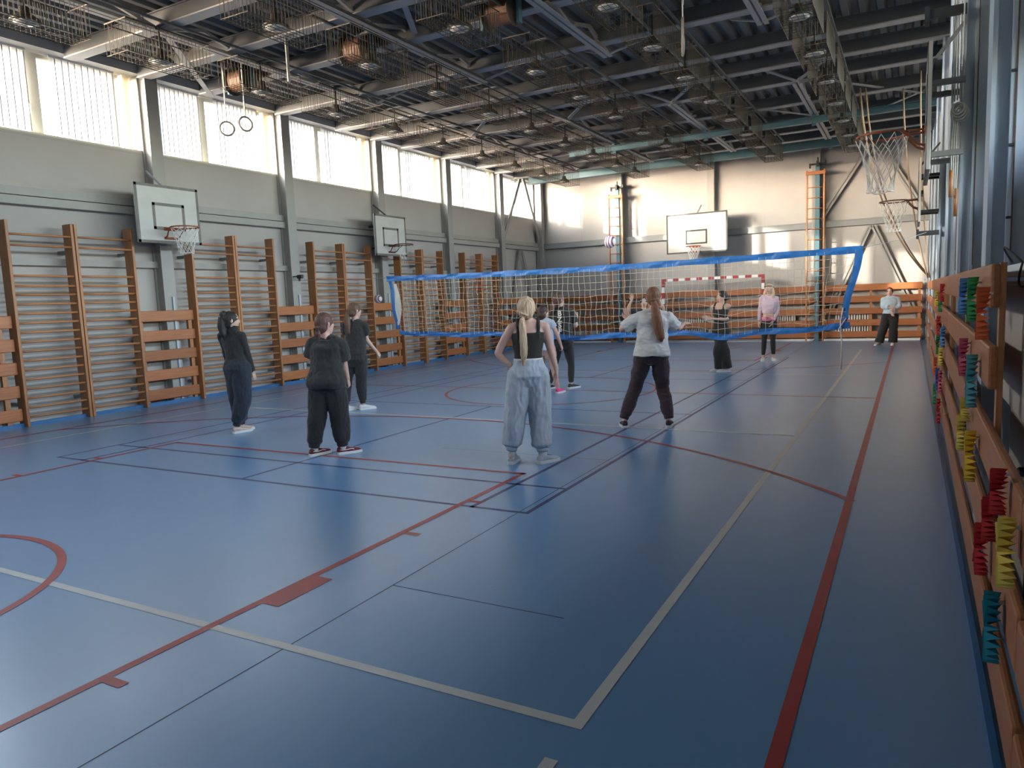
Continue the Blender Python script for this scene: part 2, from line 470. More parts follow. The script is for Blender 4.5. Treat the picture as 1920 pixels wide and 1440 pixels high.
# cross bracing of the last bay and of the back wall (double angles)
def brace(p, q, n, up):
    p, q, n = V(p), V(q), V(n)
    b = MB(); b.beam(p + n, q + n, .055, .05, up); b.beam(p - n, q - n, .055, .05, up); return b
for p, q in (((-10.74, 20.15, 5.75), (-10.74, 18.85, 3.65)), ((-10.74, 20.35, 5.75), (-10.74, 21.5, 3.62)),
             ((-10.76, 19.98, 3.3), (-10.76, 19.0, .25)), ((-10.76, 20.12, 3.3), (-10.76, 21.35, .25))):
    trim(brace(p, q, (0, .04, 0), (1, 0, 0)), M_STEEL)
for p, q in (((-.02, 21.6, 5.75), (-1.4, 21.6, 3.6)), ((.1, 21.6, 5.75), (1.35, 21.6, 3.6)), ((-.05, 21.6, 3.34), (-1.2, 21.6, .6)), ((.05, 21.6, 3.34), (1.25, 21.6, .6))):
    trim(brace(p, q, (.05, 0, 0), (0, 1, 0)), M_STEEL)
# right-hand columns: built-up steel posts standing clear of the wall
for k, c in enumerate(COLS[1:]):
    if c < 2.5: continue
    b = MB()
    b.box(1.43, 1.455, c - .15, c + .15, 0, ZD - .01)                                     # front flange
    b.box(1.455, 1.535, c - .12, c - .105, 0, ZD - .01); b.box(1.525, 1.55, c - .17, c + .17, 0, ZD - .01)
    b.box(1.55, 1.90, c - .13, c - .11, 0, ZD - .01); b.box(1.90, 1.95, c - .17, c + .17, 0, ZD - .01)
    b.m = 1; b.box(1.548, 1.556, c - .176, c - .168, 1.75, 5.9)
    b.m = 2
    for i in range(10 if c < 4 else 0): b.box(1.522, 1.55, c - .19, c - .175, 1.95 + .42 * i, 1.965 + .42 * i)
    trim(b, [M_STEELB, M_RUST, M_IRON])
b = MB(); b.box(1.84, 1.95, YN, YB, 2.14, 2.33); b.box(1.86, 1.95, YN, YB, 3.33, 3.55); trim(b, M_STEELB)
b = MB()
b.beam((1.9, 5.8, 2.1), (1.9, 3.3, 1.72), .03, .04); trim(b, M_STEELD)

# ------------------------------------------------------------------ windows with blinds
def window(n, y0, y1, side=-1, z0=Z0, z1=Z1, mull=None, fixed=None):
    x = XL if side < 0 else XR
    o = side                                             # outwards
    b = MB(); d0, d1 = sorted((x + o * .17, x + o * .25)); t = .055
    b.box(d0, d1, y0, y1, z0, z0 + t); b.box(d0, d1, y0, y1, z1 - t, z1)
    b.box(d0, d1, y0, y0 + t, z0 + t, z1 - t); b.box(d0, d1, y1 - t, y1, z0 + t, z1 - t)
    if mull: b.box(d0, d1, mull[0], mull[1], z0 + t, z1 - t)
    if fixed: b.box(d0, d1, fixed, fixed + .09, z0 + t, z1 - t)
    s0, s1 = sorted((x, x + o * .17))
    b.box(min(s0, s1) + (0.0 if side > 0 else .0), max(s0, s1), y0 + .002, y1 - .002, z0, z0 + .03)
    w = b.build('window_%d' % n, M_CREAM); w['kind'] = 'structure'
    g = MB(); gx = x + o * .21
    g.add([(gx, y0 + t, z0 + t), (gx, y1 - t, z0 + t), (gx, y1 - t, z1 - t), (gx, y0 + t, z1 - t)], [(0, 1, 2, 3)])
    g.build('pane', M_GLASS, w)
    if mull:
        h = MB(); hy = mull[0] + .02; hx = x - .17 if side < 0 else x + .17
        h.box(hx + .0, hx + .03, hy, hy + .03, z0 + .42, z0 + .48); h.box(hx + .03, hx + .045, hy + .005, hy + .025, z0 + .33, z0 + .48)
        h.build('window_handle', M_WHITE, w)
    portal('daylight_portal', x + o * .28, (y0 + y1) / 2, (z0 + z1) / 2, y1 - y0, z1 - z0, -o)
    return w

def blind(y0, y1, ang, label, pitch=.1, w=.089):
    """vertical blind: head rail and fabric slats turned by ang degrees from the window plane"""
    b = MB(); x = XL - .075; a = math.radians(ang)
    n = max(2, int(round((y1 - y0) / pitch))); p = (y1 - y0) / n
    dx, dy = math.sin(a) * w / 2, math.cos(a) * w / 2
    for i in range(n):
        yc = y0 + p * (i + .5) + random.uniform(-.006, .006)
        k = random.uniform(.85, 1.15)
        rings = []
        for z in (Z0 + .05, Z1 - .035):
            rings.append([V((x + dx * t * k + .004 * (1 - t * t), yc + dy * t, z)) for t in (-1, -.5, 0, .5, 1)])
        vs = rings[0] + rings[1]
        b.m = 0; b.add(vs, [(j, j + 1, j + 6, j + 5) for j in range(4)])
        b.m = 1; hv = []  # painted shade line along one slat edge
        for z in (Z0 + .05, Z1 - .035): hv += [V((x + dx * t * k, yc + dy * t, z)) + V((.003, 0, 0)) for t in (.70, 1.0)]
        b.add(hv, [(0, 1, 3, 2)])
    o = b.build('vertical_blind', [M_BLIND, M_SLATSHADE]); tag(o, label, 'blind', 'vertical blinds along the left wall')
    r = MB(); r.box(x - .02, x + .02, y0 - .01, y1 + .01, Z1 - .035, Z1 - .002); r.build('head_rail', M_WHITE, o)
    return o

ORD = ['first', 'second', 'third', 'fourth', 'fifth', 'sixth', 'seventh', 'eighth', 'ninth', 'tenth', 'eleventh', 'twelfth', 'thirteenth', 'fourteenth', 'fifteenth', 'sixteenth']
blinds = []
for i, (a, b_) in enumerate(OPEN):
    c = COLS[i]; last = i == len(OPEN) - 1
    wa, wb_ = ((c + .22, c + 1.26), (c + 1.46, c + 2.66)) if last else ((c + .19, c + 1.2), (c + 1.42, c + 2.62))
    window(i + 1, a, b_, -1, mull=(wa[1], wb_[0]), fixed=None if last else wb_[1])
    blinds += [wa, wb_]
    if not last:
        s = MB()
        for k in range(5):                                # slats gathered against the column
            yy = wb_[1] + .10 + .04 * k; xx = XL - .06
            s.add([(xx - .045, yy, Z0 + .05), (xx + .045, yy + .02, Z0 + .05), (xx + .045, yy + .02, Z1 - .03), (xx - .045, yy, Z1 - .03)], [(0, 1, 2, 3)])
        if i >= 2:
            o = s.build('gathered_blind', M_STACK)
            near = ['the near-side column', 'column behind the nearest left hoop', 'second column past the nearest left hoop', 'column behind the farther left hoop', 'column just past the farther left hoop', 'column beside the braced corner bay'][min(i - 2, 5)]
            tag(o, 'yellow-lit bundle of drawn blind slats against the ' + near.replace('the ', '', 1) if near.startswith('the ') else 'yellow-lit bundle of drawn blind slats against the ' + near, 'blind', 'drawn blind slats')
vis = [w for w in blinds if w[1] > 3.2]
for i, (a, b_) in enumerate(vis):
    ang = 22 if b_ < 9.2 else (40 if b_ < 18.5 else 12)
    y0 = a if i % 2 == 0 else a + .0
    if i in (1, 3): y0 = a + .13
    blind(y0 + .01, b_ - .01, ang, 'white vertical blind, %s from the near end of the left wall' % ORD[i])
for i, (a, b_) in enumerate(RW): window(len(OPEN) + 1 + i, a, b_, 1, 2.36, 3.05)
for i, (a, b_) in enumerate(RH_FILL): window(len(OPEN) + len(RW) + 1 + i, a, b_, 1, mull=(a + 1.3, a + 1.42))

# ------------------------------------------------------------------ roof steel
BEAMS = [-1.27, -.02, 1.2, 3.06, 4.93, 6.17, 7.42, 9.28, 11.1, 12.36, 13.6, 15.46, 17.32, 18.5, 19.75, 21.2]
BL = {3: 'behind the nearest left ceiling rings', 4: 'nearest the left rings'}
for i, y in enumerate(BEAMS):
    if y < 2: 
        if y < 0: continue
    b = MB(); z = 5.66
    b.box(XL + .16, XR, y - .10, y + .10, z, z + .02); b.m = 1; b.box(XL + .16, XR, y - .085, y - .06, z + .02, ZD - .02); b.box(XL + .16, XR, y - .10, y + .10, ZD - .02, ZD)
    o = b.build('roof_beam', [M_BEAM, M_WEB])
    k = len(BEAMS) - 1 - i
    lb = ['grey roof beam tight against the back wall', 'pale roof beam, next before the back wall one'] + ['pale flat-bottomed roof beam, %s from the back wall' % ORD[j] for j in range(2, 16)]
    tag(o, lb[k], 'beam', 'pale roof beams across the hall')
def chord(x, y0, y1, label):
    t = thing('roof_truss', (x, y0, 5.58), label, 'truss', 'roof trusses along the hall')
    L = y1 - y0
    b = MB()
    for s in (-.05, .05): b.box(s - .035, s + .035, 0, L, 0, .012); b.box(s - .006 + math.copysign(.03, -s), s + .006 + math.copysign(.03, -s), 0, L, .012, .07)
    for k in range(int(L / .9)): b.box(-.085, .085, .4 + .9 * k, .5 + .9 * k, .07, .08)
    b.build('bottom_chord', M_BEAM, t)
    n = 4
    for k in range(n):
        d = MB(); ya, yb = L * k / n, L * (k + 1) / n; ym = (ya + yb) / 2
        d.beam((0, ya, .06), (0, ym, .26), .05, .05); d.beam((0, ym, .26), (0, yb, .06), .05, .05); d.build('diagonal', M_BEAM, t)
    for yy, s in ((0, -1), (0, 1), (L, -1), (L, 1)):
        d = MB(); d.beam((0, yy, .05), (s * .55, yy + (.3 if yy else -.3), .28), .09, .02); d.build('knee_strut', M_BEAM, t)
    return t
for xi, (x, nm) in enumerate(((-1.0, 'right-hand'), (-3.5, 'right of middle'), (-5.93, 'left of middle'), (-8.47, 'left-hand'))):
    for y0, y1, wh in ((3.2, 9.7, 'over the near half of the court'), (13.4, 19.6, 'over the far half of the court')):
        chord(x, y0, y1, 'double-angle lattice truss, %s, %s' % (nm, wh))
# flat wind braces under the deck
for p, q, lb in (((-8.48, 4.98, 5.62), (-10.55, 7.45, 5.62), 'flat diagonal brace running down to the left windows above the rings'),
             ((-.95, 13.45, 5.72), (1.7, 17.2, 5.72), 'white flat roof brace leading to the far right wall'),
             ((1.7, 15.6, 5.74), (-1.0, 19.4, 5.74), 'white flat roof brace crossing behind the teal beam'),
             ((-3.5, 13.45, 5.72), (-1.0, 17.2, 5.72), 'white flat roof brace starting at the middle truss'),
             ((-5.9, 7.6, 5.74), (-3.6, 3.4, 5.74), 'thin flat roof brace above the middle drum'),
             ((-8.4, 13.45, 5.72), (-6.0, 17.2, 5.72), 'flat roof brace near the far left windows')):
    b = MB(); b.beam(p, q, .09, .014); o = b.build('roof_brace', M_BEAM); tag(o, lb, 'brace', 'flat roof braces')
# teal beams
for y, z, x0, x1, h, lb in ((16.35, 5.40, -7.2, 1.6, .14, 'slim teal steel beam hung below the far roof trusses'), (20.3, 5.50, -10.5, 1.6, .36, 'deep teal steel beam in front of the back wall')):
    t = thing('teal_beam', (0, y, z), lb, 'beam')
    b = MB(); w = .07 if h < .2 else .1
    b.box(x0, x1, -w, w, 0, .02); b.box(x0, x1, -.012, .012, .02, h - .02); b.box(x0, x1, -w, w, h - .02, h); b.build('girder', M_TEAL, t)
    for x in ((-5.9, -3.5, -1.0, 1.2) if h < .2 else (-4.3, -1.0, 1.1)):
        b = MB(); b.box(x - .04, x + .04, -.09, .09, h, h + (.14 if h < .2 else .02)); b.box(x - .05, x + .05, -.03, .03, -.06, 0); b.build('hanger', M_TEAL, t)

# high-bay lamps in wire cages
def lamp_proto():
    t = thing('caged_lamp', (0, 0, 5.14), '', 'lamp')
    b = MB(); b.lathe([(.012, .478), (.012, .20), (.055, .19), (.06, .12), (.11, .09), (.16, .05), (.17, .03), (.17, .02)], (0, 0, 0), n=20); b.build('lamp_housing', M_LAMPB, t, True)
    b = MB(); b.lathe([(.135, .03), (.13, .012), (.09, -.004), (.01, -.008)], (0, 0, 0), n=20); b.build('lamp_glass', M_LAMPG, t, True)
    c = MB(); r = .0042; hx, hy, h = .23, .66, .42
    for z in (0.0, h):
        zz = z - .03
        c.tube([(-hx, -hy, zz), (hx, -hy, zz), (hx, hy, zz), (-hx, hy, zz)], r * (2.2 if z else 1.3), 4, closed=True)
    for i in range(23):
        y = -hy + 2 * hy * i / 22
        for s in (-1, 1): c.tube([(s * hx, y, -.03), (s * hx, y, h - .03)], r, 3)
        if i % 2 == 0: c.tube([(-hx, y, -.03), (hx, y, -.03)], r, 3)
    for i in range(1, 6):
        x = -hx + 2 * hx * i / 6
        for s in (-1, 1): c.tube([(x, s * hy, -.03), (x, s * hy, h - .03)], r, 3)
        c.tube([(x, -hy, -.03), (x, hy, -.03)], r, 3)
    for s in (-1, 1):
        c.tube([(s * hx, -hy * .6, h - .03), (s * hx, -hy * .6, h + .058)], .006, 4); c.tube([(s * hx, hy * .6, h - .03), (s * hx, hy * .6, h + .058)], .006, 4)
    c.build('wire_cage', M_WIRE, t)
    return t
LX = [(-.33, 'right-hand lamp row'), (-2.34, 'second lamp row from the right'), (-4.23, 'middle lamp row'), (-6.13, 'second lamp row from the left'), (-8.4, 'left-hand lamp row')]
LY = [1.3, 3.0, 4.82, 6.66, 8.44, 10.2, 11.97, 13.7, 15.42, 17.15, 18.6]
proto = None
for x, nm in LX:
    y0 = 2.6 if x < -8 else (4.3 if x < -5 else 6.1)
    t = thing('lamp_rail', (x, y0, 5.62), 'steel carrier rail under the roof beams above the ' + nm, 'rail', 'lamp carrier rails')
    for s in (-1, 1):
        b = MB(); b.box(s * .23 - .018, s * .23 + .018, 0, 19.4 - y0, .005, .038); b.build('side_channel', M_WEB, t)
    k = 0
    for y in LY:
        if y > y0: b = MB(); b.box(-.25, .25, y - y0 - .03, y - y0 + .03, 0, .03); b.build('cross_bar', M_WEB, t)
    for j, y in enumerate(LY):
        if y < 2 or (y < 6 and x > -5) or (y < 4 and x > -8): continue
        o = proto if proto is None else copy_tree(proto)
        if o is None: o = proto = lamp_proto()
        o.location = (x, 6.2 if (j == 3 and x == -4.23) else y, 5.14)
        o['label'] = 'caged round lamp in the %s, %s from the back wall' % (nm, ORD[len(LY) - 1 - j]); o['group'] = 'caged ceiling lamps'
# brown drums hung from the beams
for x, lb in ((-9.35, 'brown drum between two discs near the left windows, left rings hang below'), (-6.72, 'brown drum between two discs left of the middle lamp row'), (-4.1, 'brown drum between two discs at the top edge of the photo')):
    t = thing('ceiling_drum', (x, 7.1, 5.62), lb, 'drum', 'brown drums under the roof')
    b = MB(); b.lathe([(.01, -.19), (.17, -.19), (.17, .19), (.01, .19)], (0, 0, 0), (1, 0, 0), 24); b.build('drum_body', M_DRUM, t, False)
    for s in (-1, 1):
        b = MB(); b.lathe([(.01, -.012), (.22, -.012), (.23, 0), (.22, .012), (.01, .012)], (s * .21, 0, 0), (1, 0, 0), 28); b.build('end_disc', M_WIRE, t)
    for s in (-1, 1):
        b = MB(); b.box(s * .29 - .02, s * .29 + .02, -.05, .05, -.2, .25); b.build('hanger_plate', M_TEAL, t)

# gymnastic rings
def rings(x, y, z, lb, yaw, zt=5.98):
    t = thing('gymnastic_ring', (x, y, z), lb, 'ring', 'hanging gymnastic rings')
    b = MB(); b.ring((0, 0, 0), .115, .015, (math.cos(yaw), math.sin(yaw), 0)); b.build('ring_loop', M_STRAP, t, True)
    b = MB(); b.beam((0, 0, .11), (0, 0, .36), .035, .012, (0, 1, 0)); b.build('strap', M_STRAP, t)
    b = MB(); b.tube([(0, 0, .35), (0, 0, zt - z)], .009, 6); b.tube([(.012, 0, .5), (.02, 0, zt - z)], .006, 5); b.build('rope', M_ROPEW, t)
rings(-9.30, 6.66, 4.71, 'left ring of the hanging pair in front of the left windows', 2.5)
rings(-8.84, 6.66, 4.72, 'right ring of the hanging pair in front of the left windows', 2.9)
rings(-1.62, 7.45, 4.78, 'single wooden ring hanging near the top middle of the photo', .35, 5.66)
b = MB(); b.beam((-7.3, 6.17, 5.67), (-7.3, 6.17, 5.02), .05, .02); o = b.build('hanging_bracket', M_STEEL); tag(o, 'short flat steel bar hanging down from the roof left of middle', 'bracket')

# ------------------------------------------------------------------ wall bars on the left wall
RZ = [2.85, 2.69, 2.24, 2.09, 1.96, 1.82, 1.68, 1.54, 1.40, 1.26, 1.12, .98, .84, .70, .56, .42, .28, .14]
def wall_bars_proto():
    t = thing('wall_bars', (0, 0, 0), '', 'wall bars')
    for y in (.022, .965):
        b = MB(); b.bbox(-.11, .11, y - .022, y + .022, 0, 3.05, .006); b.build('upright', M_WOODZ, t)
    r = MB(); r.tube([(0, .04, 0), (0, .25, 0), (0, .5, 0), (0, .74, 0), (0, .945, 0)], [.017, .0185, .0195, .0185, .017], 8)
    me = r.mesh('rung', M_WOOD, True)
    for z in RZ:
        o = bpy.data.objects.new('rung', me); COL.objects.link(o); o.parent = t; o.location = (.07 if z < 2.6 else .085, 0, z)
    for z in (.3, 2.6):
        for y in (.022, .965):
            b = MB(); b.box(-.31, -.11, y - .02, y + .02, z, z + .05); b.build('wall_bracket', M_STEELD, t)
    return t
GS = [3.55 + 3.1 * k for k in range(5)]
proto = None
nm = ['nearest group on the left wall', 'group behind the person in a turtleneck', 'group before the farther left hoop', 'group behind the left end of the net', 'farthest group on the left wall']
for k, s in enumerate(GS):
    for j in (0, 1):
        if proto is None: proto = o = wall_bars_proto()
        else: o = copy_tree(proto)
        o.location = (-10.59, s + (0 if j == 0 else 1.0), 0)
        o['label'] = 'varnished wooden wall bars, %s half of the %s' % ('near' if j == 0 else 'far', nm[k]); o['group'] = 'wall bars on the left wall'

# ------------------------------------------------------------------ wooden guard boards
BZ = [.09, .435, .78, 1.125, 1.47]
def guard(name_lab, p, q, up, rows, battens, m, depth=.03, back=.06, short=0.0):
    """horizontal boards from p to q (ground points of the front face); battens stand behind at the given fractions"""
    p, q = V((p[0], p[1], 0)), V((q[0], q[1], 0)); d = q - p; L = d.length
    t = thing('guard_board_panel', (p.x, p.y, 0), name_lab, 'board panel', 'wooden guard board panels', rz=math.atan2(d.y, d.x))
    s = up                                              # which side is the wall: +1 left of p->q
    for i in rows:
        z = BZ[i]; b = MB(); y0, y1 = sorted((0, s * depth)); b.bbox(.004 + (short if i > 2 else 0), L - .004, y0, y1, z, z + .187, .012); b.build('board', m, t)
    for f in battens:
        b = MB(); x = f * L; y0, y1 = sorted((s * depth, s * (depth + back))); b.box(x - .035, x + .035, y0, y1, 0, 1.66 if 4 in rows and x > short else 1.0); b.build('batten', M_WOODZ, t)
    return t
R5 = range(5)
names = ['left-wall boards at the left edge of the photo', 'left-wall boards under the nearest left hoop', 'left-wall boards behind the person in black with maroon sneakers', 'left-wall boards under the farther left hoop', 'left-wall boards behind the net near its left end', 'left-wall boards in the braced far corner']
for k in range(6):
    y0 = 2.02 + 3.55 + 3.1 * (k - 1); y1 = y0 + 1.08 if k < 5 else 21.4
    if k == 0: y0 = 1.0
    guard('wooden guard boards, ' + names[k], (-10.56, y0 + .005), (-10.56, y1 - .005), 1, R5, (.02, .93) if k < 5 else (.02, .5, .97), M_WOODX)
xs = [-10.5, -7.4, -4.35, -1.3, 1.34]
nb = ['left quarter beside the corner bracing', 'left of middle, behind the left ladder', 'middle, behind the red and white goal', 'right quarter, behind the person in the pale blue hoodie']
for k in range(4):
    guard('reddish boards on the back wall, ' + nb[k], (xs[k], 21.44), (xs[k + 1], 21.44), 1, R5, (.02, .5, .97), M_WOODX)
def rx(y): return 1.318 + .006 * y
nr = ['long nearest run of low boards beside the camera', 'stepped run carrying most of the paper fans', 'second run past the joint', 'third run past the middle', 'farthest run by the back corner']
for k, (a, b_, rows, bt) in enumerate(((-2.9, .13, (0, 1, 2), (.1, .5)), (.15, 6.02, R5, (.213, .6, .98)), (6.06, 11.1, R5, (.02, .5, .98)), (11.14, 16.2, R5, (.02, .5, .98)), (16.24, 21.4, R5, (.02, .5, .98)))):
    guard('wooden guard boards on the right wall, ' + nr[k], (rx(a), a), (rx(b_), b_), -1, rows, bt, M_WOODX, .035, .07 if k > 1 else .022, 1.2 if k == 1 else 0.0)

# ------------------------------------------------------------------ basketball hoops
def hoop(name, loc, rz, label, w, h, zb, inner, arm, ragged=False, net_len=.42, border=.04, col=None, rim=M_ORANGE, legs=True, wall_d=.5, bm=None):
    """faces local -y; loc is the board's foot point; zb is the height of the lower board edge"""
    t = thing('basketball_hoop', loc, label, 'basketball hoop', 'basketball hoops', rz)
    col = col or M_GREYL
    b = MB(); b.bbox(-w / 2, w / 2, 0, .035, zb, zb + h, .004); bd = b.build('backboard', bm or M_BOARD, t)
    b = MB(); y0, y1 = -.003, .001
    for q in ((-w / 2, w / 2, zb, zb + border), (-w / 2, w / 2, zb + h - border, zb + h), (-w / 2, -w / 2 + border, zb, zb + h), (w / 2 - border, w / 2, zb, zb + h)):
        b.box(q[0], q[1], y0, y1, q[2], q[3])
    iw, z0, z1 = inner; s = .05
    for q in ((-iw / 2, iw / 2, z0, z0 + s), (-iw / 2, iw / 2, z1 - s, z1), (-iw / 2, -iw / 2 + s, z0, z1), (iw / 2 - s, iw / 2, z0, z1)):
        b.box(q[0], q[1], y0, y1, q[2], q[3])
    b.build('board_lines', col, bd)
    zr = 3.05; R = .225; cy = -.15 - R
    b = MB(); b.ring((0, cy, zr), R, .011, n=32)
    for sx in (-1, 1): b.tube([(sx * .10, cy + R * .9, zr), (sx * .085, 0.0, zr)], .010, 6)
    if legs:
        for sx in (-1, 1): b.tube([(sx * .16, cy + .16, zr), (sx * .14, -.14, zr - .05), (sx * .12, -.07, zr - .13), (sx * .115, -.0, zr - .16)], .011, 6)
    for k in range(12):
        a = 2 * PI * k / 12; b.ring((R * math.cos(a), cy + R * math.sin(a), zr - .02), .012, .003, (math.sin(a), -math.cos(a), 0), 8, 4)
    b.box(-.12, .12, -.012, 0, zr - .03, zr + .025); b.box(-.13, .13, -.01, 0, zr - .18, zr - .14)
    b.build('rim', rim, t, True)
    n = MB(); K = 12; rows = 6
    def P_(k, r):
        f = r / rows; rr = R * (1 - .48 * min(1, f * 1.25)) + .01 * math.sin(k * 2.3 + r)
        a = 2 * PI * (k + (.5 if r % 2 else 0)) / K
        return V((rr * math.cos(a), cy + rr * math.sin(a), zr - .02 - net_len * f + .008 * math.sin(k * 1.7)))
    for k in range(K):
        if ragged and k not in (1, 2): continue
        for r in range(rows):
            for dk in ((0, -1) if r % 2 == 0 else (0, 1)):
                n.tube([P_(k, r), P_(k + dk, r + 1)], .0042, 4)
        if not ragged: n.tube([P_(k, rows), P_(k + 1, rows)], .005, 4)
    n.build('net', M_NET, t)
    zm = zb + h * .5; am = M_IRON if rim is M_BROWNR else M_STEELD
    for sx in arm:
        for z in (zb + .2, zb + h - .25):
            b = MB(); b.beam((sx, .03, z), (sx, wall_d, z), .05, .05); b.build('mounting_arm', am, t)
    b = MB(); b.beam((0, .03, zb + h - .05), (0, wall_d, zb + h + .3), .03, .03); b.build('stay_rod', am, t)
    b = MB(); b.box(arm[0] - .03, arm[-1] + .03, .033, .075, zm - .03, zm + .03); b.build('back_rail', am, t)
    return t
hoop('h', (-10.2, 6.05, 0), PI / 2, 'basketball hoop with scuffed board, nearest on the left wall', 1.22, .98, 2.80, (.62, 3.03, 3.48), (-.2, .25), wall_d=.5, border=.045)
hoop('h', (-10.2, 12.17, 0), PI / 2, 'basketball hoop with torn net, farther one on the left wall', 1.22, .98, 2.80, (.62, 3.03, 3.48), (-.2, .25), ragged=True, wall_d=.5, border=.045, rim=M_BROWNR)
hoop('h', (-4.93, 20.9, 0), 0, 'basketball hoop with wide black-edged board on the back wall', 1.92, 1.24, 2.86, (.68, 3.13, 3.58), (-.6, .6), wall_d=.65, col=M_BLACK, border=.045)
hoop('h', (1.13, 5.95, 0), -PI / 2, 'large near hoop on the right wall, board seen edge-on', 1.22, 1.1, 2.60, (.62, 3.05, 3.5), (-.4, .1), wall_d=.31, net_len=.52, rim=M_ORANGE, col=M_BLACK)
hoop('h', (1.12, 12.4, 0), -PI / 2, 'farther dark-rimmed hoop on the right wall, net below a bent rope', 1.22, 1.05, 2.62, (.62, 3.05, 3.5), (-.2, .2), wall_d=.31, net_len=.5, rim=M_BROWNR, col=M_BLACK)
# pieces around the right hoops
for y, z, lb in ((5.95, 4.1, 'black steel bracket on the post behind the near right hoop, top one'), (12.2, 2.45, 'black net hook on the far right post')):
    b = MB(); b.box(1.12, 1.44, y - .03, y + .03, z - .04, z + .04); b.box(1.1, 1.14, y - .05, y + .05, z - .09, z + .07)
    o = b.build('wall_bracket', M_IRON); tag(o, lb, 'bracket')

# ------------------------------------------------------------------ climbing ladders with teal poles, back wall
for x, lb, hl in ((-7.73, 'left', 5.0), (-1.48, 'right', 5.05)):
    t = thing('climbing_ladder', (x, 21.22, 0), 'tall orange wooden ladder, %s one on the back wall' % lb, 'ladder', 'climbing ladders on the back wall')
    for s in (-1, 1):
        b = MB(); b.bbox(s * .235 - .022, s * .235 + .022, -.035, .035, .0, hl, .006); b.build('side_rail', M_WOODZ, t)
    b = MB(); b.bbox(-.27, .27, -.045, -.0, hl - .14, hl - .04, .008); b.build('top_board', M_WOODX, t)
    for i in range(15):
        z = .28 + .305 * i
        b = MB(); b.tube([(-.225, 0, z), (.225, 0, z)], .014, 7); b.build('rung', M_WOODX, t, True)
    t = thing('teal_pole', (x + .045, 21.32, 0), 'teal upright pole behind the %s ladder on the back wall' % lb, 'pole', 'teal poles on the back wall')
    b = MB(); b.box(-.06, .06, -.045, .045, 0, 5.2); b.build('post', M_TEAL, t)
    b = MB(); b.box(-.22, .22, -.03, .03, 5.2, 5.25); b.box(-.03, .03, -.12, .1, 5.14, 5.3); b.tube([(0, 0, 5.2), (0, 0, 5.42)], .02, 8); b.box(-.23, -.19, -.06, .02, 5.12, 5.25); b.box(.19, .23, -.06, .02, 5.2, 5.3)
    b.build('top_bracket', M_IRON, t)
    b = MB(); b.box(-.09, .09, -.07, .06, 0, .03); b.build('base_plate', M_TEAL, t)

# ------------------------------------------------------------------ handball goal
t = thing('handball_goal', (-4.48, 20.95, 0), 'red and white striped goal frame standing before the back wall boards', 'goal')
def striped(name, p, q, n):
    b = MB(); p, q = V(p), V(q)
    for i in range(n):
        b.m = 1 if i % 2 == 0 else 0
        b.beam(p.lerp(q, i / n), p.lerp(q, (i + 1) / n), .08, .08, (0, 1, 0))
    return b.build(name, [M_WHITE, M_RED], t)
striped('post', (-1.56, 0, 0), (-1.56, 0, 2.0), 11); striped('post', (1.56, 0, 0), (1.56, 0, 2.0), 11); striped('crossbar', (-1.6, 0, 2.04), (1.6, 0, 2.04), 17)
b = MB()
for s in (-1, 1): b.tube([(s * 1.56, .03, 1.98), (s * 1.56, .3, 1.9), (s * 1.56, .33, .05), (s * 1.56, .03, .04)], .016, 6)
b.tube([(-1.56, .33, .05), (1.56, .33, .05)], .016, 6); b.build('back_frame', M_STEELD, t)

# ------------------------------------------------------------------ radiators behind the back boards
for k, (x0, x1, lb) in enumerate(((-9.5, -8.15, 'left of the left ladder'), (-5.9, -4.8, 'behind the goal'), (-2.75, -2.05, 'between the goal and the right ladder'), (-.95, .05, 'right of the right ladder'))):
    t = thing('radiator', ((x0 + x1) / 2, 21.6, 0), 'white ribbed radiator behind the back wall boards, ' + lb, 'radiator', 'radiators on the back wall')
    w = x1 - x0; b = MB(); n = int(w / .07)
    for i in range(n):
        x = -w / 2 + w * (i + .5) / n; b.box(x - .02, x + .02, -.055, .04, .14, .9)
    b.build('fins', M_RAD, t)
    b = MB(); b.tube([(-w / 2, 0, .2), (w / 2, 0, .2)], .02, 6); b.tube([(-w / 2, 0, .85), (w / 2, 0, .85)], .02, 6); b.box(-w / 2 + .1, -w / 2 + .14, -.04, .04, 0, .15); b.box(w / 2 - .14, w / 2 - .1, -.04, .04, 0, .15)
    b.build('header_pipe', M_RAD, t)
    b = MB(); b.tube([(w / 2, 0, .85), (w / 2 + .12, 0, .85)], .018, 6); b.ball((w / 2 + .15, -.02, .85), .04, n=8, m=6); b.build('valve', M_RAD, t, True)

# ------------------------------------------------------------------ volleyball net
t = thing('volleyball_net', (-3.7, 9, 0), 'long volleyball net with blue edge bands across the court', 'net')
def wob(x, k=1.0): return .018 * k * math.sin(x * 2.1 + .5) + .012 * k * math.sin(x * 5.3)
def ztop(x): return 2.10 - .0065 * 0 * x + (-.045 * math.sin(PI * (x + 7.9) / 8.3))
def zbot(x):
    u = (x + 7.68) / 7.9
    return 1.07 - .05 * u - .105 * math.sin(PI * min(1, max(0, u))) + wob(x, 1.0) - .045 * math.exp(-((x + 1.45) / .35) ** 2)
def band(name, xs_, zf, w, seg=110):
    b = MB(); x0, x1 = xs_; rings = []
    for i in range(seg + 1):
        x = x0 + (x1 - x0) * i / seg; z = zf(x); ww = w / 2 * (1 + .12 * math.sin(x * 7)); dy = .012 * math.sin(x * 4.1)
        k = .012 * math.sin(x * 9.1) + .008 * math.sin(x * 17); rings.append([V((x + 3.7, -.003 + dy, z - ww)), V((x + 3.7, -.004 + dy - k, z)), V((x + 3.7, -.003 + dy, z + ww)), V((x + 3.7, .003 + dy, z + ww)), V((x + 3.7, .004 + dy - k, z)), V((x + 3.7, .003 + dy, z - ww))])
    b.loft(rings); return b.build(name, M_BAND, t, False)
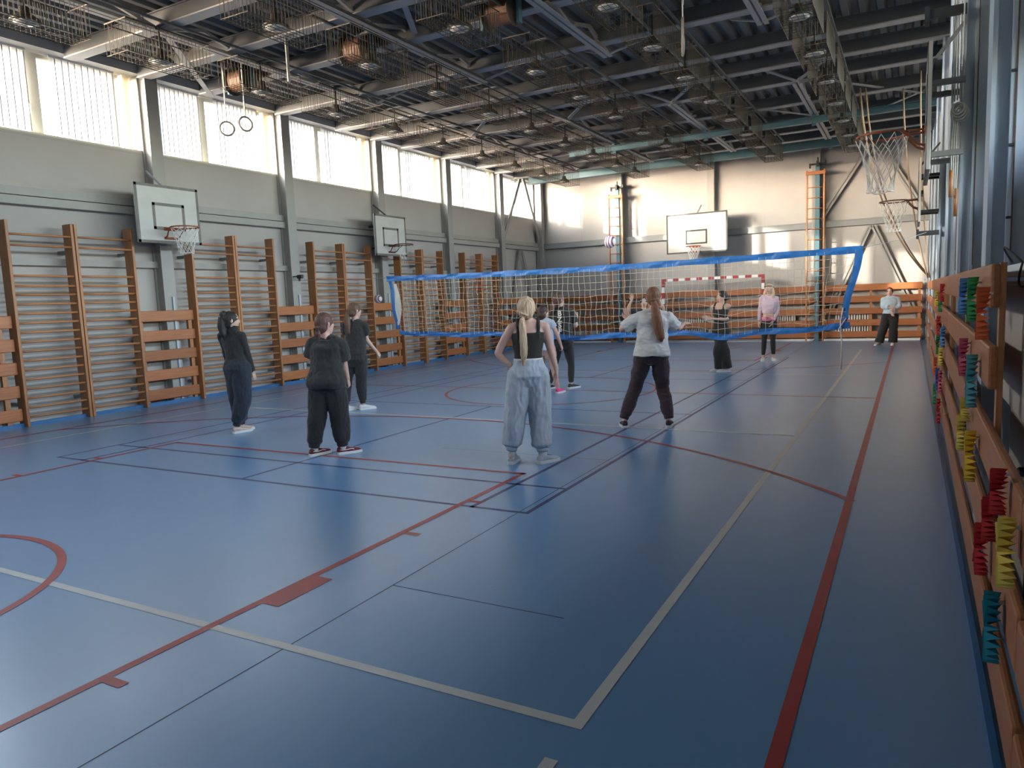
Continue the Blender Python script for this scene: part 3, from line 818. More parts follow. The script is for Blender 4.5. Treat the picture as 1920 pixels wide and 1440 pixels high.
band('top_band', (-7.9, .44), ztop, .095); band('bottom_band', (-7.66, .29), zbot, .085)
def sband(name, p, q, w0, w1):
    b = MB(); rings = []
    for i in range(25):
        f = i / 24; x = p[0] + (q[0] - p[0]) * f; z = p[1] + (q[1] - p[1]) * f; w = (w0 + (w1 - w0) * f) / 2; dy = .01 * math.sin(f * 9); x += .012 * math.sin(f * 7)
        rings.append([V((x + 3.7 - w, -.003 + dy, z)), V((x + 3.7, -.008 + dy, z)), V((x + 3.7 + w, -.003 + dy, z)), V((x + 3.7 + w, .003 + dy, z)), V((x + 3.7, -.002 + dy, z)), V((x + 3.7 - w, .003 + dy, z))])
    b.loft(rings); return b.build(name, M_BAND, t, False)
sband('side_band', (-7.83, 2.07), (-7.70, 1.12), .07, .07); sband('side_band', (.40, 2.07), (.20, 1.1), .10, .09)
b = MB(); x = -7.75
def lean(x, f): return x + (.13 * f if x < -6.5 else 0) * (1 if x < -7.5 else .5) - (.2 * f if x > 0 else 0) * .8
k = 0
while x < .36:
    pts = []
    for i in range(12):
        f = i / 11; z = ztop(x) + (zbot(x) - ztop(x)) * f
        pts.append((lean(x, f) + 3.7 + .012 * math.sin(i * 1.9 + k) * math.sin(PI * f), .012 * math.sin(i * .9 + k * .4), z))
    b.tube(pts, .0034, 3, cap=False); x += .1; k += 1
for r in range(1, 10):
    f = r / 10; pts = []
    for i in range(84):
        x = -7.75 + 8.12 * i / 83
        pts.append((lean(x, f) + 3.7, 0, ztop(x) + (zbot(x) - ztop(x)) * f + .014 * math.sin(i * 1.3 + r * 2) * f + .02 * f * math.sin(i * .35 + r)))
    b.tube(pts, .0034, 3, cap=False)
b.build('net_mesh', M_NETY, t)
b = MB(); b.tube([(.44 + 3.7, 0, 2.12), (1.0 + 3.7, 1.6, 2.30), (1.25 + 3.7, 3.15, 2.46)], .004, 4); b.build('tension_cord', M_STEELD, t); b = MB()
b.tube([(-7.9 + 3.7, 0, 2.12), (-9.2 + 3.7, 0, 2.15), (-10.48 + 3.7, -.1, 2.2)], .004, 4); b.build('tension_cord', M_STEELD, t); b = MB()
b.tube([(-7.66 + 3.7, 0, 1.1), (-9.0 + 3.7, .02, 1.07), (-10.48 + 3.7, -.1, 1.0)], .003, 4)
b.build('tension_cord', M_STEELD, t)
b = MB(); b.tube([(.2 + 3.7, -.01, 1.3), (.17 + 3.7, -.02, 1.1), (.19 + 3.7, -.02, .8), (.185 + 3.7, -.02, .42)], .009, 6)
b.tube([(.24 + 3.7, -.01, 1.15), (.15 + 3.7, -.03, 1.0), (.19 + 3.7, -.02, .9)], .007, 5); b.build('loose_rope', M_ROPEW, t, True)
b = MB(); rg = []
for i in range(9):
    f = i / 8; rg.append([V((-7.74 + 3.7 + .02 * f + .11 * j * math.sin(PI * (.15 + .7 * f)) * 1.3, .01 * math.sin(j * 3 + i), 2.0 - .8 * f)) for j in (0, .5, 1)] )
vs = [p for r in rg for p in r]
b.add(vs, [(3 * i + j, 3 * i + j + 1, 3 * i + j + 4, 3 * i + j + 3) for i in range(8) for j in (0, 1)]); b.build('torn_mesh_wrap', M_NET, t, True)

# ------------------------------------------------------------------ volleyballs
def ball_mat(name, cols):
    m = bpy.data.materials.new(name); m.use_nodes = True
    nt = m.node_tree; bs = nt.nodes['Principled BSDF']
    tc = nt.nodes.new('ShaderNodeTexCoord'); w = nt.nodes.new('ShaderNodeTexWave'); w.inputs['Scale'].default_value = 1.6; w.inputs['Distortion'].default_value = 3.2; w.inputs['Detail'].default_value = 0
    nt.links.new(tc.outputs['Object'], w.inputs['Vector'])
    mp = nt.nodes.new('ShaderNodeMapping'); mp.inputs['Scale'].default_value = (4, 4, 4); nt.links.new(tc.outputs['Object'], mp.inputs['Vector']); nt.links.new(mp.outputs[0], w.inputs['Vector'])
    rp = nt.nodes.new('ShaderNodeValToRGB'); rp.color_ramp.interpolation = 'CONSTANT'; e = rp.color_ramp.elements
    e[0].color = cols[0] + (1,); e[1].position = .45; e[1].color = cols[1] + (1,); k = e.new(.78); k.color = cols[2] + (1,)
    nt.links.new(w.outputs['Fac'], rp.inputs['Fac']); nt.links.new(rp.outputs[0], bs.inputs['Base Color']); bs.inputs['Roughness'].default_value = .45
    return m
M_BALL = ball_mat('volleyball_panels', ((.72, .70, .68), (.62, .25, .27), (.05, .07, .22)))
for loc, lb in (((-3.55, 9.7, 2.53), 'white, pink and blue volleyball in the air above the net'), ((-10.58, 12.0, 1.765), 'volleyball resting on the boards under the farther left hoop')):
    b = MB(); b.ball((0, 0, 0), .105, n=24, m=14)
    o = b.build('volleyball', M_BALL, None, True, loc); tag(o, lb, 'ball', 'volleyballs')
    g = MB()
    for ax in ((1, 0, 0), (0, 1, 0), (0, 0, 1)): g.ring((0, 0, 0), .1048, .0012, ax, 28, 4)
    g.build('panel_seam', M_STEELD, o)

# ------------------------------------------------------------------ ropes and odds and ends on the right wall
def rope(pts, r, m, label, cat='rope', name='climbing_rope'):
    b = MB(); b.tube(pts, r, 7); o = b.build(name, m, None, True); tag(o, label, cat, 'brown ropes at the far right' if m is M_ROPE else None); return o
def crv(p, q, r, n=16):
    p, q, r = V(p), V(q), V(r)
    return [p * (1 - t) ** 2 + q * 2 * t * (1 - t) + r * t * t for t in [i / n for i in range(n + 1)]]
rope(crv((.05, 14.6, 5.6), (.25, 14.9, 3.0), (1.36, 16.6, 1.78)), .017, M_ROPE, 'brown climbing rope bending from the roof past the hoop nets to the right wall')
rope(crv((.15, 14.7, 5.6), (.33, 15.0, 3.05), (1.37, 16.8, 1.80)), .017, M_ROPE, 'second brown rope of the bending pair, on its right')
rope(crv((.82, 15.2, 5.6), (.9, 15.2, 3.4), (1.36, 16.2, 1.72)), .016, M_ROPE, 'brown rope hanging almost straight beside the far right hoop board')
rope(crv((1.12, 14.0, 5.6), (1.16, 14.2, 3.2), (1.38, 15.4, 1.72)), .014, M_ROPE, 'dark brown rope nearest the right wall posts')
t = thing('rope_bundle', (1.375, 6.0, 3.2), 'white ropes tied in a bundle on the right wall post beside the near hoop', 'rope')
b = MB()
for i in range(5): b.tube([(-.03 + .02 * i, .1 - .05 * i, .1), (-.035 + .018 * i, .1 - .05 * i, 1.4), (-.03 + .02 * i, .1 - .04 * i, 3.0)], .007, 5)
b.build('hanging_line', M_ROPEW, t, True)
b = MB()
for i in range(7):
    b.ring((.015 + .006 * i, -.12 + .035 * i, .0 - .008 * (i % 3)), .05 + .012 * (i % 3), .009, (.5, 1, .2 * (i % 2)), 16, 5)
b.build('coil', M_ROPEW, t, True)
b = MB()
for i in range(4): b.tube([(-.02 + .015 * i, -.06 + .03 * i, 0), (-.03 + .02 * i, -.05 + .03 * i, -.35), (-.025 + .015 * i, -.05 + .02 * i, -.62 - .08 * i)], .007, 5)
b.build('loose_end', M_ROPEW, t, True)
b = MB(); b.tube([(-.025, -.05, -.55), (-.025, -.05, -.80)], .018, 8); b.tube([(.02, 0, -.72), (.02, 0, -.98)], .018, 8); b.build('wooden_grip', M_WOODZ, t, True)

# small camera arm on the left column
t = thing('wall_camera', (-10.62, 9.28, 2.29), 'small dark camera on an arm on the left wall column', 'camera')
b = MB(); b.tube([(-.04, 0, 0), (.10, .04, 0)], .012, 6); b.build('arm', M_IRON, t)
b = MB(); b.bbox(.06, .20, .0, .07, -.05, .03, .012); b.build('camera_body', M_IRON, t)
b = MB(); b.box(.09, .13, .02, .05, -.1, -.05); b.build('knob', M_IRON, t)

# beige cabinet beside the camera, lower tan box, white trunking
t = thing('wall_cabinet', (1.47, 1.5, .98), 'beige steel cabinet with a small lock at the right edge of the photo', 'cabinet')
b = MB(); b.bbox(0, .3, -.95, .95, 0, .60, .008); b.build('body', M_CAB, t)
b = MB(); b.bbox(-.018, 0, -.93, .93, .015, .585, .006); d = b.build('door', M_CAB, t)
b = MB(); b.lathe([(.016, 0), (.016, .012), (.012, .02), (.001, .022)], (-.018, .55, .28), (-1, 0, 0), 12); b.box(-.045, -.03, .54, .56, .22, .28); b.build('lock', M_CHROME, d)
t = thing('lower_cupboard', (1.5, 1.2, 0), 'tan steel cupboard standing under the beige wall cabinet', 'cabinet')
b = MB(); b.bbox(0, .4, -1.1, 1.0, 0, .94, .01); b.build('body', M_CABD, t)
b = MB(); b.lathe([(.022, 0), (.022, .02), (.012, .03), (.001, .032)], (0, .42, .72), (-1, 0, 0), 12); b.build('knob', M_IRON, t)
b = MB(); b.box(-.012, 0, .20, .215, .2, .9); b.build('door_gap', M_IRON, t)
b = MB(); b.bbox(1.46, 1.56, -1.6, 2.45, 1.60, 1.66, .006); o = b.build('cable_trunking', M_WHITE); tag(o, 'white cable trunking above the beige cabinet on the right', 'trunking')
b = MB(); b.tube(crv((1.46, 1.95, 1.67), (1.36, 1.75, 1.80), (1.44, 1.5, 1.67)) + crv((1.45, 1.5, 1.66), (1.42, 1.55, 1.5), (1.47, 1.3, 1.585)), .005, 6); o = b.build('black_cable', M_IRON, None, True); tag(o, 'thin black cable looping over the white trunking', 'cable')

# ------------------------------------------------------------------ folded paper fans on the right boards
FC = {'red': (.50, .025, .03), 'yellow': (.72, .46, .035), 'pale yellow': (.74, .58, .12), 'green': (.05, .34, .10), 'dark green': (.02, .16, .04), 'blue': (.10, .28, .52), 'dark blue': (.03, .09, .30), 'teal': (.10, .33, .36), 'pink': (.55, .10, .17), 'orange': (.62, .12, .035), 'bright teal': (.01, .22, .30)}
def paper(c):
    return mat('paper_' + c.replace(' ', '_'), FC[c], .7, var=.05, scale=5)
def fan(y, z0, z1, c, label, wy=.7, tilt=0.0, seg=17, dep=.036):
    """a strip of paper pleated and pinched in the middle"""
    h = (z1 - z0) / 2; m = MB(); n = seg * 2
    x = rx(y) - .006 - dep * 1.25
    s = (x - 1.032) / .293; y = -2.286 + (y + 2.286) * s; z0 = 1.583 + (z0 - 1.583) * s; z1 = 1.583 + (z1 - 1.583) * s
    x = rx(y) - .006 - dep * 1.25; h = (z1 - z0) / 2
    cen = V((-.022, 0, 0)); vs = [cen]
    for i in range(n):
        a = 2 * PI * i / n; ry, rz_ = h * wy, h
        k = -1 if i % 2 else 1
        ca, sa = math.cos(a), math.sin(a)
        rad = 1 / max(abs(ca) / 1.0, abs(sa) / 1.0) ** .55
        p = V((k * dep * (.85 + .3 * random.random()), ca * ry * rad, sa * rz_ * min(1.0, rad)))
        vs.append(p)
    R = Matrix.Rotation(tilt, 3, 'X'); vs = [R @ p for p in vs]
    m.add(vs, [(0, 1 + i, 1 + (i + 1) % n) for i in range(n)])
    o = m.build('paper_fan', paper(c), None, False, (x, y, (z0 + z1) / 2))
    tag(o, label, 'paper fan', 'folded paper fans on the right-hand boards')
    s = MB(); s.box(.0, .006 + dep * 1.24, -.006, .006, h * .7, h * .78); s.build('tape_tab', M_WHITE, o)
FANS = [(8.45, 1.29, 1.49, 'yellow', 'small yellow fan, farthest on the top right board'), (6.5, 1.39, 1.58, 'red', 'red fan by the joint of the top right board'), (7.0, 1.27, 1.39, 'green', 'tiny green fan hanging under the red one at the board joint'),
 (3.0, 1.385, 1.61, 'blue', 'blue fan tucked behind the big green one'), (2.25, 1.375, 1.61, 'green', 'big green fan on the top right board'), (1.62, 1.32, 1.56, 'orange', 'orange-red fan at the near end of the top right board'),
 (7.5, .98, 1.21, 'red', 'red fan on the second board beyond the joint'), (6.05, .95, 1.16, 'blue', 'light blue fan just below the red one at the joint'), (7.4, .77, .99, 'dark green', 'dark green fan left of the light blue one'), (6.5, .73, .92, 'pale yellow', 'yellow fan under the light blue one'),
 (8.2, .44, .67, 'orange', 'orange fan left of the lower dark blue one'), (7.3, .36, .62, 'dark blue', 'dark blue fan low on the boards past the joint'), (6.45, .44, .68, 'pink', 'pink fan right of the dark blue one'), (8.1, .08, .34, 'green', 'green fan lowest in the far cluster'), (6.7, .07, .35, 'red', 'red fan nearest the floor by the joint'),
 (2.85, 1.02, 1.25, 'pink', 'pink fan on the second board, left of the teal one'), (2.15, .93, 1.21, 'teal', 'teal fan on the second board'), (2.55, .79, .93, 'pale yellow', 'upper half of the limp yellow garland under the teal fan'), (2.85, .56, .78, 'pale yellow', 'lower half of the limp yellow garland under the teal fan'),
 (2.08, .55, .82, 'yellow', 'large mustard yellow fan on the third board'), (.76, .745, .92, 'red', 'topmost of the three red fans joined in a slanting row'), (1.02, .565, .745, 'red', 'middle of the three red fans joined in a slanting row'), (1.32, .32, .55, 'red', 'lowest of the three red fans joined in a slanting row'),
 (.47, .585, .82, 'pale yellow', 'pale yellow fan nearest the camera on the right boards'), (.80, .17, .44, 'bright teal', 'bright teal fan low on the nearest boards')]
for k, (y, z0, z1, c, lb) in enumerate(FANS):
    big = y < 3.2
    fan(y, z0, z1, c, lb, wy=.55 if not big else .45, tilt=random.uniform(-.12, .12), seg=18 if not big else 25, dep=.020 if not big else .022)
JOINTS = {
 'p1':((-6.68, 4.24),dict(head=(-0.029, 0.0, 1.481),neck=(-0.012, 0.0, 1.363),sL=(-0.128, 0.08, 1.297),sR=(0.065, -0.04, 1.276),eL=(-0.119, 0.2, 1.095),eR=(0.125, -0.02, 1.035),wL=(-0.097, 0.28, 0.882),wR=(0.187, 0.04, 0.779),hL=(-0.046, 0.06, 0.851),hR=(0.045, -0.06, 0.854),kL=(-0.032, 0.08, 0.437),kR=(0.033, -0.05, 0.446),aL=(-0.009, 0.06, 0.05),aR=(-0.063, -0.05, 0.058),tL=(0.09, 0.15, 0.019),tR=(0.066, 0.02, -0.002))),
 'p2':((-4.44, 3.51),dict(head=(0.016, 0.0, 1.426),neck=(0.014, 0.0, 1.312),sL=(-0.091, 0.05, 1.236),sR=(0.14, -0.03, 1.21),eL=(-0.143, 0.15, 1.049),eR=(0.187, 0.0, 0.987),wL=(-0.118, 0.3, 0.871),wR=(0.217, 0.06, 0.812),hL=(-0.065, 0.03, 0.799),hR=(0.057, -0.03, 0.797),kL=(-0.129, 0.03, 0.432),kR=(0.104, 0.0, 0.394),aL=(-0.182, 0.03, 0.073),aR=(0.114, -0.02, 0.038),tL=(-0.088, 0.1, 0.039),tR=(0.279, 0.03, -0.005))),
 'p3':((-6.4, 6.23),dict(head=(0.034, 0.0, 1.541),neck=(0.034, -0.0, 1.412),sL=(-0.083, 0.05, 1.335),sR=(0.139, -0.03, 1.319),eL=(-0.098, 0.15, 1.103),eR=(0.182, 0.02, 1.087),wL=(-0.012, 0.3, 0.925),wR=(0.325, 0.1, 0.885),hL=(-0.053, 0.04, 0.803),hR=(0.059, -0.03, 0.801),kL=(-0.155, 0.03, 0.455),kR=(0.067, 0.0, 0.419),aL=(-0.181, -0.0, 0.047),aR=(0.068, 0.0, 0.046),tL=(-0.07, 0.08, 0.028),tR=(0.205, 0.05, 0.004))),
 'p4':((-2.19, 3.84),dict(head=(0.02, 0.0, 1.506),neck=(0.021, 0.0, 1.405),sL=(-0.093, 0.0, 1.344),sR=(0.151, 0.0, 1.344),eL=(-0.269, 0.03, 1.087),eR=(0.24, 0.02, 1.089),wL=(-0.159, -0.02, 0.974),wR=(0.284, -0.02, 0.916),hL=(-0.05, 0.0, 0.875),hR=(0.078, 0.0, 0.87),kL=(-0.122, 0.0, 0.498),kR=(0.11, 0.03, 0.458),aL=(-0.175, 0.02, 0.09),aR=(0.125, -0.02, 0.04),tL=(-0.136, 0.18, 0.065),tR=(0.247, 0.08, -0.008))),
 'p5':((-4.2, 8.66),dict(head=(-0.157, 0.0, 1.376),neck=(-0.152, 0.0, 1.269),sL=(-0.271, 0.04, 1.21),sR=(-0.038, -0.04, 1.213),eL=(-0.297, 0.1, 1.003),eR=(0.054, -0.03, 1.022),wL=(-0.251, 0.2, 0.832),wR=(0.119, 0.02, 0.83),hL=(-0.215, 0.03, 0.751),hR=(-0.053, -0.03, 0.75),kL=(-0.193, 0.1, 0.391),kR=(-0.003, 0.0, 0.385),aL=(-0.217, -0.1, 0.133),aR=(0.058, -0.0, 0.057),tL=(-0.148, 0.02, 0.089),tR=(0.102, 0.08, -0.009))),
 'p6':((-4.35, 9.25),dict(head=(0.003, -0.0, 1.568),neck=(0.027, -0.0, 1.447),sL=(-0.097, 0.03, 1.377),sR=(0.191, -0.03, 1.357),eL=(-0.151, 0.12, 1.17),eR=(0.278, 0.03, 1.101),wL=(-0.088, 0.3, 1.114),wR=(0.304, 0.22, 1.197),hL=(-0.031, -0.0, 0.823),hR=(0.119, -0.0, 0.818),kL=(-0.11, 0.06, 0.425),kR=(0.182, 0.05, 0.416),aL=(-0.207, -0.0, 0.054),aR=(0.17, -0.0, 0.032),tL=(-0.152, 0.14, 0.016),tR=(0.284, 0.1, -0.022))),
 'p7':((-1.74, 6.02),dict(head=(0.117, 0.0, 1.566),neck=(0.121, -0.0, 1.428),sL=(-0.049, -0.0, 1.352),sR=(0.268, 0.0, 1.334),eL=(-0.261, 0.06, 1.191),eR=(0.398, 0.08, 1.182),wL=(-0.2, 0.26, 1.292),wR=(0.478, 0.28, 1.222),hL=(0.011, 0.0, 0.88),hR=(0.155, -0.0, 0.876),kL=(-0.111, 0.1, 0.484),kR=(0.213, 0.1, 0.465),aL=(-0.252, -0.0, 0.075),aR=(0.273, -0.0, 0.037),tL=(-0.284, 0.19, 0.029),tR=(0.297, 0.18, -0.015))),
 'p8':((-4.15, 13.2),dict(head=(0.021, -0.0, 1.442),neck=(0.018, -0.0, 1.29),sL=(0.202, -0.0, 1.201),sR=(-0.182, -0.0, 1.215),eL=(0.442, -0.1, 1.264),eR=(-0.33, -0.1, 1.281),wL=(0.352, -0.2, 1.466),wR=(-0.243, -0.2, 1.478),hL=(0.087, -0.0, 0.627),hR=(-0.076, -0.0, 0.632),kL=(0.114, -0.05, 0.214),kR=(-0.096, -0.05, 0.219),aL=(0.132, -0.0, -0.113),aR=(-0.103, -0.0, -0.108),tL=(0.153, -0.16, -0.121),tR=(-0.125, -0.16, -0.115))),
 'p9':((-2.31, 12.36),dict(head=(0.072, -0.0, 1.51),neck=(0.061, -0.0, 1.374),sL=(-0.082, 0.02, 1.326),sR=(0.173, -0.0, 1.327),eL=(-0.074, -0.0, 1.082),eR=(0.171, -0.04, 1.055),wL=(-0.195, -0.12, 1.09),wR=(-0.133, -0.2, 1.07),hL=(-0.035, -0.0, 0.805),hR=(0.109, -0.0, 0.801),kL=(-0.007, -0.02, 0.421),kR=(0.106, -0.0, 0.417),aL=(0.022, 0.04, 0.071),aR=(0.155, -0.04, 0.056),tL=(-0.092, -0.0, 0.045),tR=(-0.02, -0.1, 0.032))),
 'p10':((-1.78, 14.79),dict(head=(0.036, 0.0, 1.625),neck=(0.036, 0.0, 1.494),sR=(-0.11, -0.0, 1.429),sL=(0.183, -0.0, 1.417),eR=(-0.156, 0.0, 1.143),eL=(0.217, 0.02, 1.13),wR=(-0.179, -0.05, 0.906),wL=(0.115, -0.08, 0.887),hR=(-0.031, 0.0, 0.828),hL=(0.093, 0.0, 0.824),kR=(-0.065, -0.03, 0.481),kL=(0.116, -0.03, 0.489),aR=(-0.088, -0.0, 0.08),aL=(0.128, 0.02, 0.088),tR=(-0.099, -0.16, 0.022),tL=(0.161, -0.14, 0.041))),
 'p11':((0.44, 19.52),dict(head=(0.108, 0.0, 1.42),neck=(0.123, -0.0, 1.292),sR=(-0.003, 0.0, 1.24),sL=(0.274, -0.0, 1.23),eR=(-0.037, -0.04, 1.044),eL=(0.327, -0.04, 1.018),wR=(0.139, -0.2, 1.0),wL=(0.154, -0.18, 0.901),hR=(0.056, 0.0, 0.785),hL=(0.207, -0.0, 0.781),kR=(-0.027, -0.02, 0.446),kL=(0.213, -0.02, 0.427),aR=(-0.123, 0.0, 0.073),aL=(0.208, -0.0, 0.056),tR=(-0.198, -0.14, 0.026),tL=(0.195, -0.16, 0.01))),
 'p12':((-5.1, 10.7),dict(head=(-0.597, 0.0, 1.478),neck=(-0.601, -0.0, 1.352),sR=(-0.795, 0.0, 1.286),sL=(-0.435, 0.0, 1.272),eR=(-0.858, 0.02, 1.065),eL=(-0.423, 0.02, 1.049),wR=(-0.785, -0.2, 0.977),wL=(-0.472, -0.2, 0.965),hR=(-0.701, 0.0, 0.689),hL=(-0.552, 0.0, 0.684),kR=(-0.726, -0.0, 0.306),kL=(-0.567, 0.0, 0.3),aR=(-0.75, -0.0, -0.037),aL=(-0.569, 0.0, -0.043),tR=(-0.764, -0.16, -0.05),tL=(-0.543, -0.16, -0.057))),
}

# ------------------------------------------------------------------ people
def remeshed(mb, vox, smooth=6, fac=.5):
    me = mb.mesh('tmp', [])
    o = bpy.data.objects.new('tmp', me); COL.objects.link(o)
    r = o.modifiers.new('r', 'REMESH'); r.mode = 'VOXEL'; r.voxel_size = vox; r.use_smooth_shade = True
    if smooth:
        s = o.modifiers.new('s', 'SMOOTH'); s.factor = fac; s.iterations = smooth
    dg = bpy.context.evaluated_depsgraph_get()
    out = bpy.data.meshes.new_from_object(o.evaluated_get(dg))
    bpy.data.objects.remove(o); bpy.data.meshes.remove(me)
    return out

def folds(me, amp, sc, seed, axis=None):
    """push the cloth in and out along its normals with stretched noise"""
    if not amp: return
    off = V((seed * 3.7, seed * 1.3, seed * 2.1))
    nm = [v.normal.copy() for v in me.vertices]
    for v, n in zip(me.vertices, nm):
        q = v.co
        p = V((q.x * sc[0], q.y * sc[1], q.z * sc[2])) + off
        v.co = q + n * (amp * (noise.noise(p) + .8 * (.35 - abs(noise.noise(p * 1.9 + off))) + .3 * noise.noise(p * 4)))
    me.update()

def put(name, me, m, parent):
    me.name = name
    me.materials.clear(); me.materials.append(m)
    me.polygons.foreach_set('use_smooth', [True] * len(me.polygons))
    o = bpy.data.objects.new(name, me); COL.objects.link(o)
    if parent: o.parent = parent
    return o

def ell(c, sd, fd, a, b, n=20):
    return [c + sd * (a * math.cos(2 * PI * j / n)) + fd * (b * math.sin(2 * PI * j / n)) for j in range(n)]

def limb(mb, pts, rad, n=14, sub=5, end=True):
    """smooth tapering limb through joints; rad gives a radius (or pair) at each joint"""
    pts = [V(p) for p in pts]; P = []; Rr = []
    k = len(pts)
    for i in range(k - 1):
        p0 = pts[max(i - 1, 0)]; p1 = pts[i]; p2 = pts[i + 1]; p3 = pts[min(i + 2, k - 1)]
        for j in range(sub):
            t = j / sub
            c = .5 * ((2 * p1) + (p2 - p0) * t + (2 * p0 - 5 * p1 + 4 * p2 - p3) * t * t + (3 * p1 - p0 - 3 * p2 + p3) * t ** 3)
            l = p1.lerp(p2, t)
            P.append(l.lerp(c, .55)); Rr.append(rad[i] + (rad[i + 1] - rad[i]) * (t * t * (3 - 2 * t)))
    P.append(pts[-1]); Rr.append(rad[-1])
    mb.tube(P, Rr, n)
    mb.ball(pts[0], rad[0], n=12, m=8)
    if end: mb.ball(pts[-1], rad[-1], n=12, m=8)

def hand(mb, w, d, nrm, side, curl=.35, spread=.1, s=1.0):
    """w wrist, d direction to the fingertips, nrm out of the palm, side: +1 thumb on the +u side"""
    d = V(d).normalized(); nrm = V(nrm); nrm = (nrm - d * nrm.dot(d)).normalized(); u = d.cross(nrm).normalized() * side
    w = V(w)
    rings = []
    for f, a, b in ((-.03, .021, .018), (0, .024, .017), (.03, .034, .016), (.06, .038, .0145), (.085, .037, .012), (.092, .03, .009)):
        rings.append(ell(w + d * f * s, u, nrm, a * s, b * s, 14))
    mb.loft(rings)
    for i, (L, o, r) in enumerate(((.068, .029, .0082), (.076, .010, .0086), (.071, -.009, .0082), (.056, -.027, .0072))):
        base = w + (d * .082 + u * o) * s
        dd = (d + u * (spread * (1.5 - i) * .55)).normalized(); q = base; pts = [base - dd * .015 * s, base]; a = curl * (.75 + .16 * i)
        ax = dd.cross(nrm).normalized()
        cur = dd
        for seg, k in ((.45, .7), (.32, 1.0), (.23, .8)):
            cur = Matrix.Rotation(a * k, 3, ax) @ cur
            q = q + cur * L * seg * s; pts.append(q)
        mb.tube(pts, [r * s, r * s, r * s * .98, r * s * .9, r * s * .75], 8)
        mb.ball(pts[-1], r * s * .75, n=8, m=6)
    b0 = w + (d * .022 + u * .024) * s
    t1 = (d * .62 + u * .62 + nrm * .38).normalized(); t2 = (d * .85 + u * .22 + nrm * .35).normalized()
    p1 = b0 + t1 * .036 * s; p2 = p1 + t2 * .03 * s; p3 = p2 + t2 * .022 * s
    mb.tube([b0 - t1 * .012 * s, b0, p1, p2, p3], [.013 * s, .0125 * s, .0098 * s, .009 * s, .0065 * s], 8); mb.ball(p3, .0065 * s, n=8, m=6)

def head_shape(mb, c, fh, uh, s=1.0):
    """head with brow, nose, cheeks, lips, chin and ears; c is the middle of the head"""
    fh = fh.normalized(); uh = (uh - fh * uh.dot(fh)).normalized(); rh = fh.cross(uh)
    R = Matrix((rh, fh, uh)).transposed()
    n, m = 28, 22; rings = []
    for i in range(m + 1):
        t = i / m; z = -.118 + .232 * t
        rings.append([])
        zz = (z - .015) / .103 if z > .015 else (z - .015) / .133
        k = math.sqrt(max(.0009, 1 - abs(zz) ** 2.3))
        wx = .075 * k; fy = .094 * k; by = .098 * k; cy = 0.0
        if z < -.02:
            q = (-.02 - z) / .098; wx *= 1 - .22 * q; by *= 1 - .55 * q; cy = .018 * q
        for j in range(n):
            a = 2 * PI * j / n; x = wx * math.cos(a); y = math.sin(a)
            y = y * (fy if y > 0 else by) + cy
            if y > .02:
                cx_ = abs(x)
                if .008 < z < .034 and .012 < cx_ < .052: y -= .009 * math.sin((z - .008) / .026 * PI)          # eye sockets
                if .034 < z < .055: y += .003
                if -.035 < z < -.005 and cx_ > .02: y += .003
                if -.075 < z < -.045 and cx_ < .03: y += .005 * (1 - cx_ / .03)                            # mouth
                if z < -.085 and cx_ < .03: y += .006
            rings[-1].append(c + R @ V((x * s, y * s, z * s)))
    mb.loft(rings)
    P = lambda x, y, z: c + R @ V((x * s, y * s, z * s))
    mb.tube([P(0, .080, .030), P(0, .090, .014), P(0, .103, -.010), P(0, .104, -.018), P(0, .088, -.026)], [.008 * s, .009 * s, .011 * s, .012 * s, .008 * s], 8)
    for sx in (-1, 1):
        mb.ball(P(sx * .010, .094, -.020), .007 * s, n=8, m=6)
        mb.ball(P(sx * .078, -.006, .004), .010 * s, .018 * s, .030 * s, R @ Matrix.Rotation(sx * -.35, 3, 'Z'), 10, 8)
    return R, P

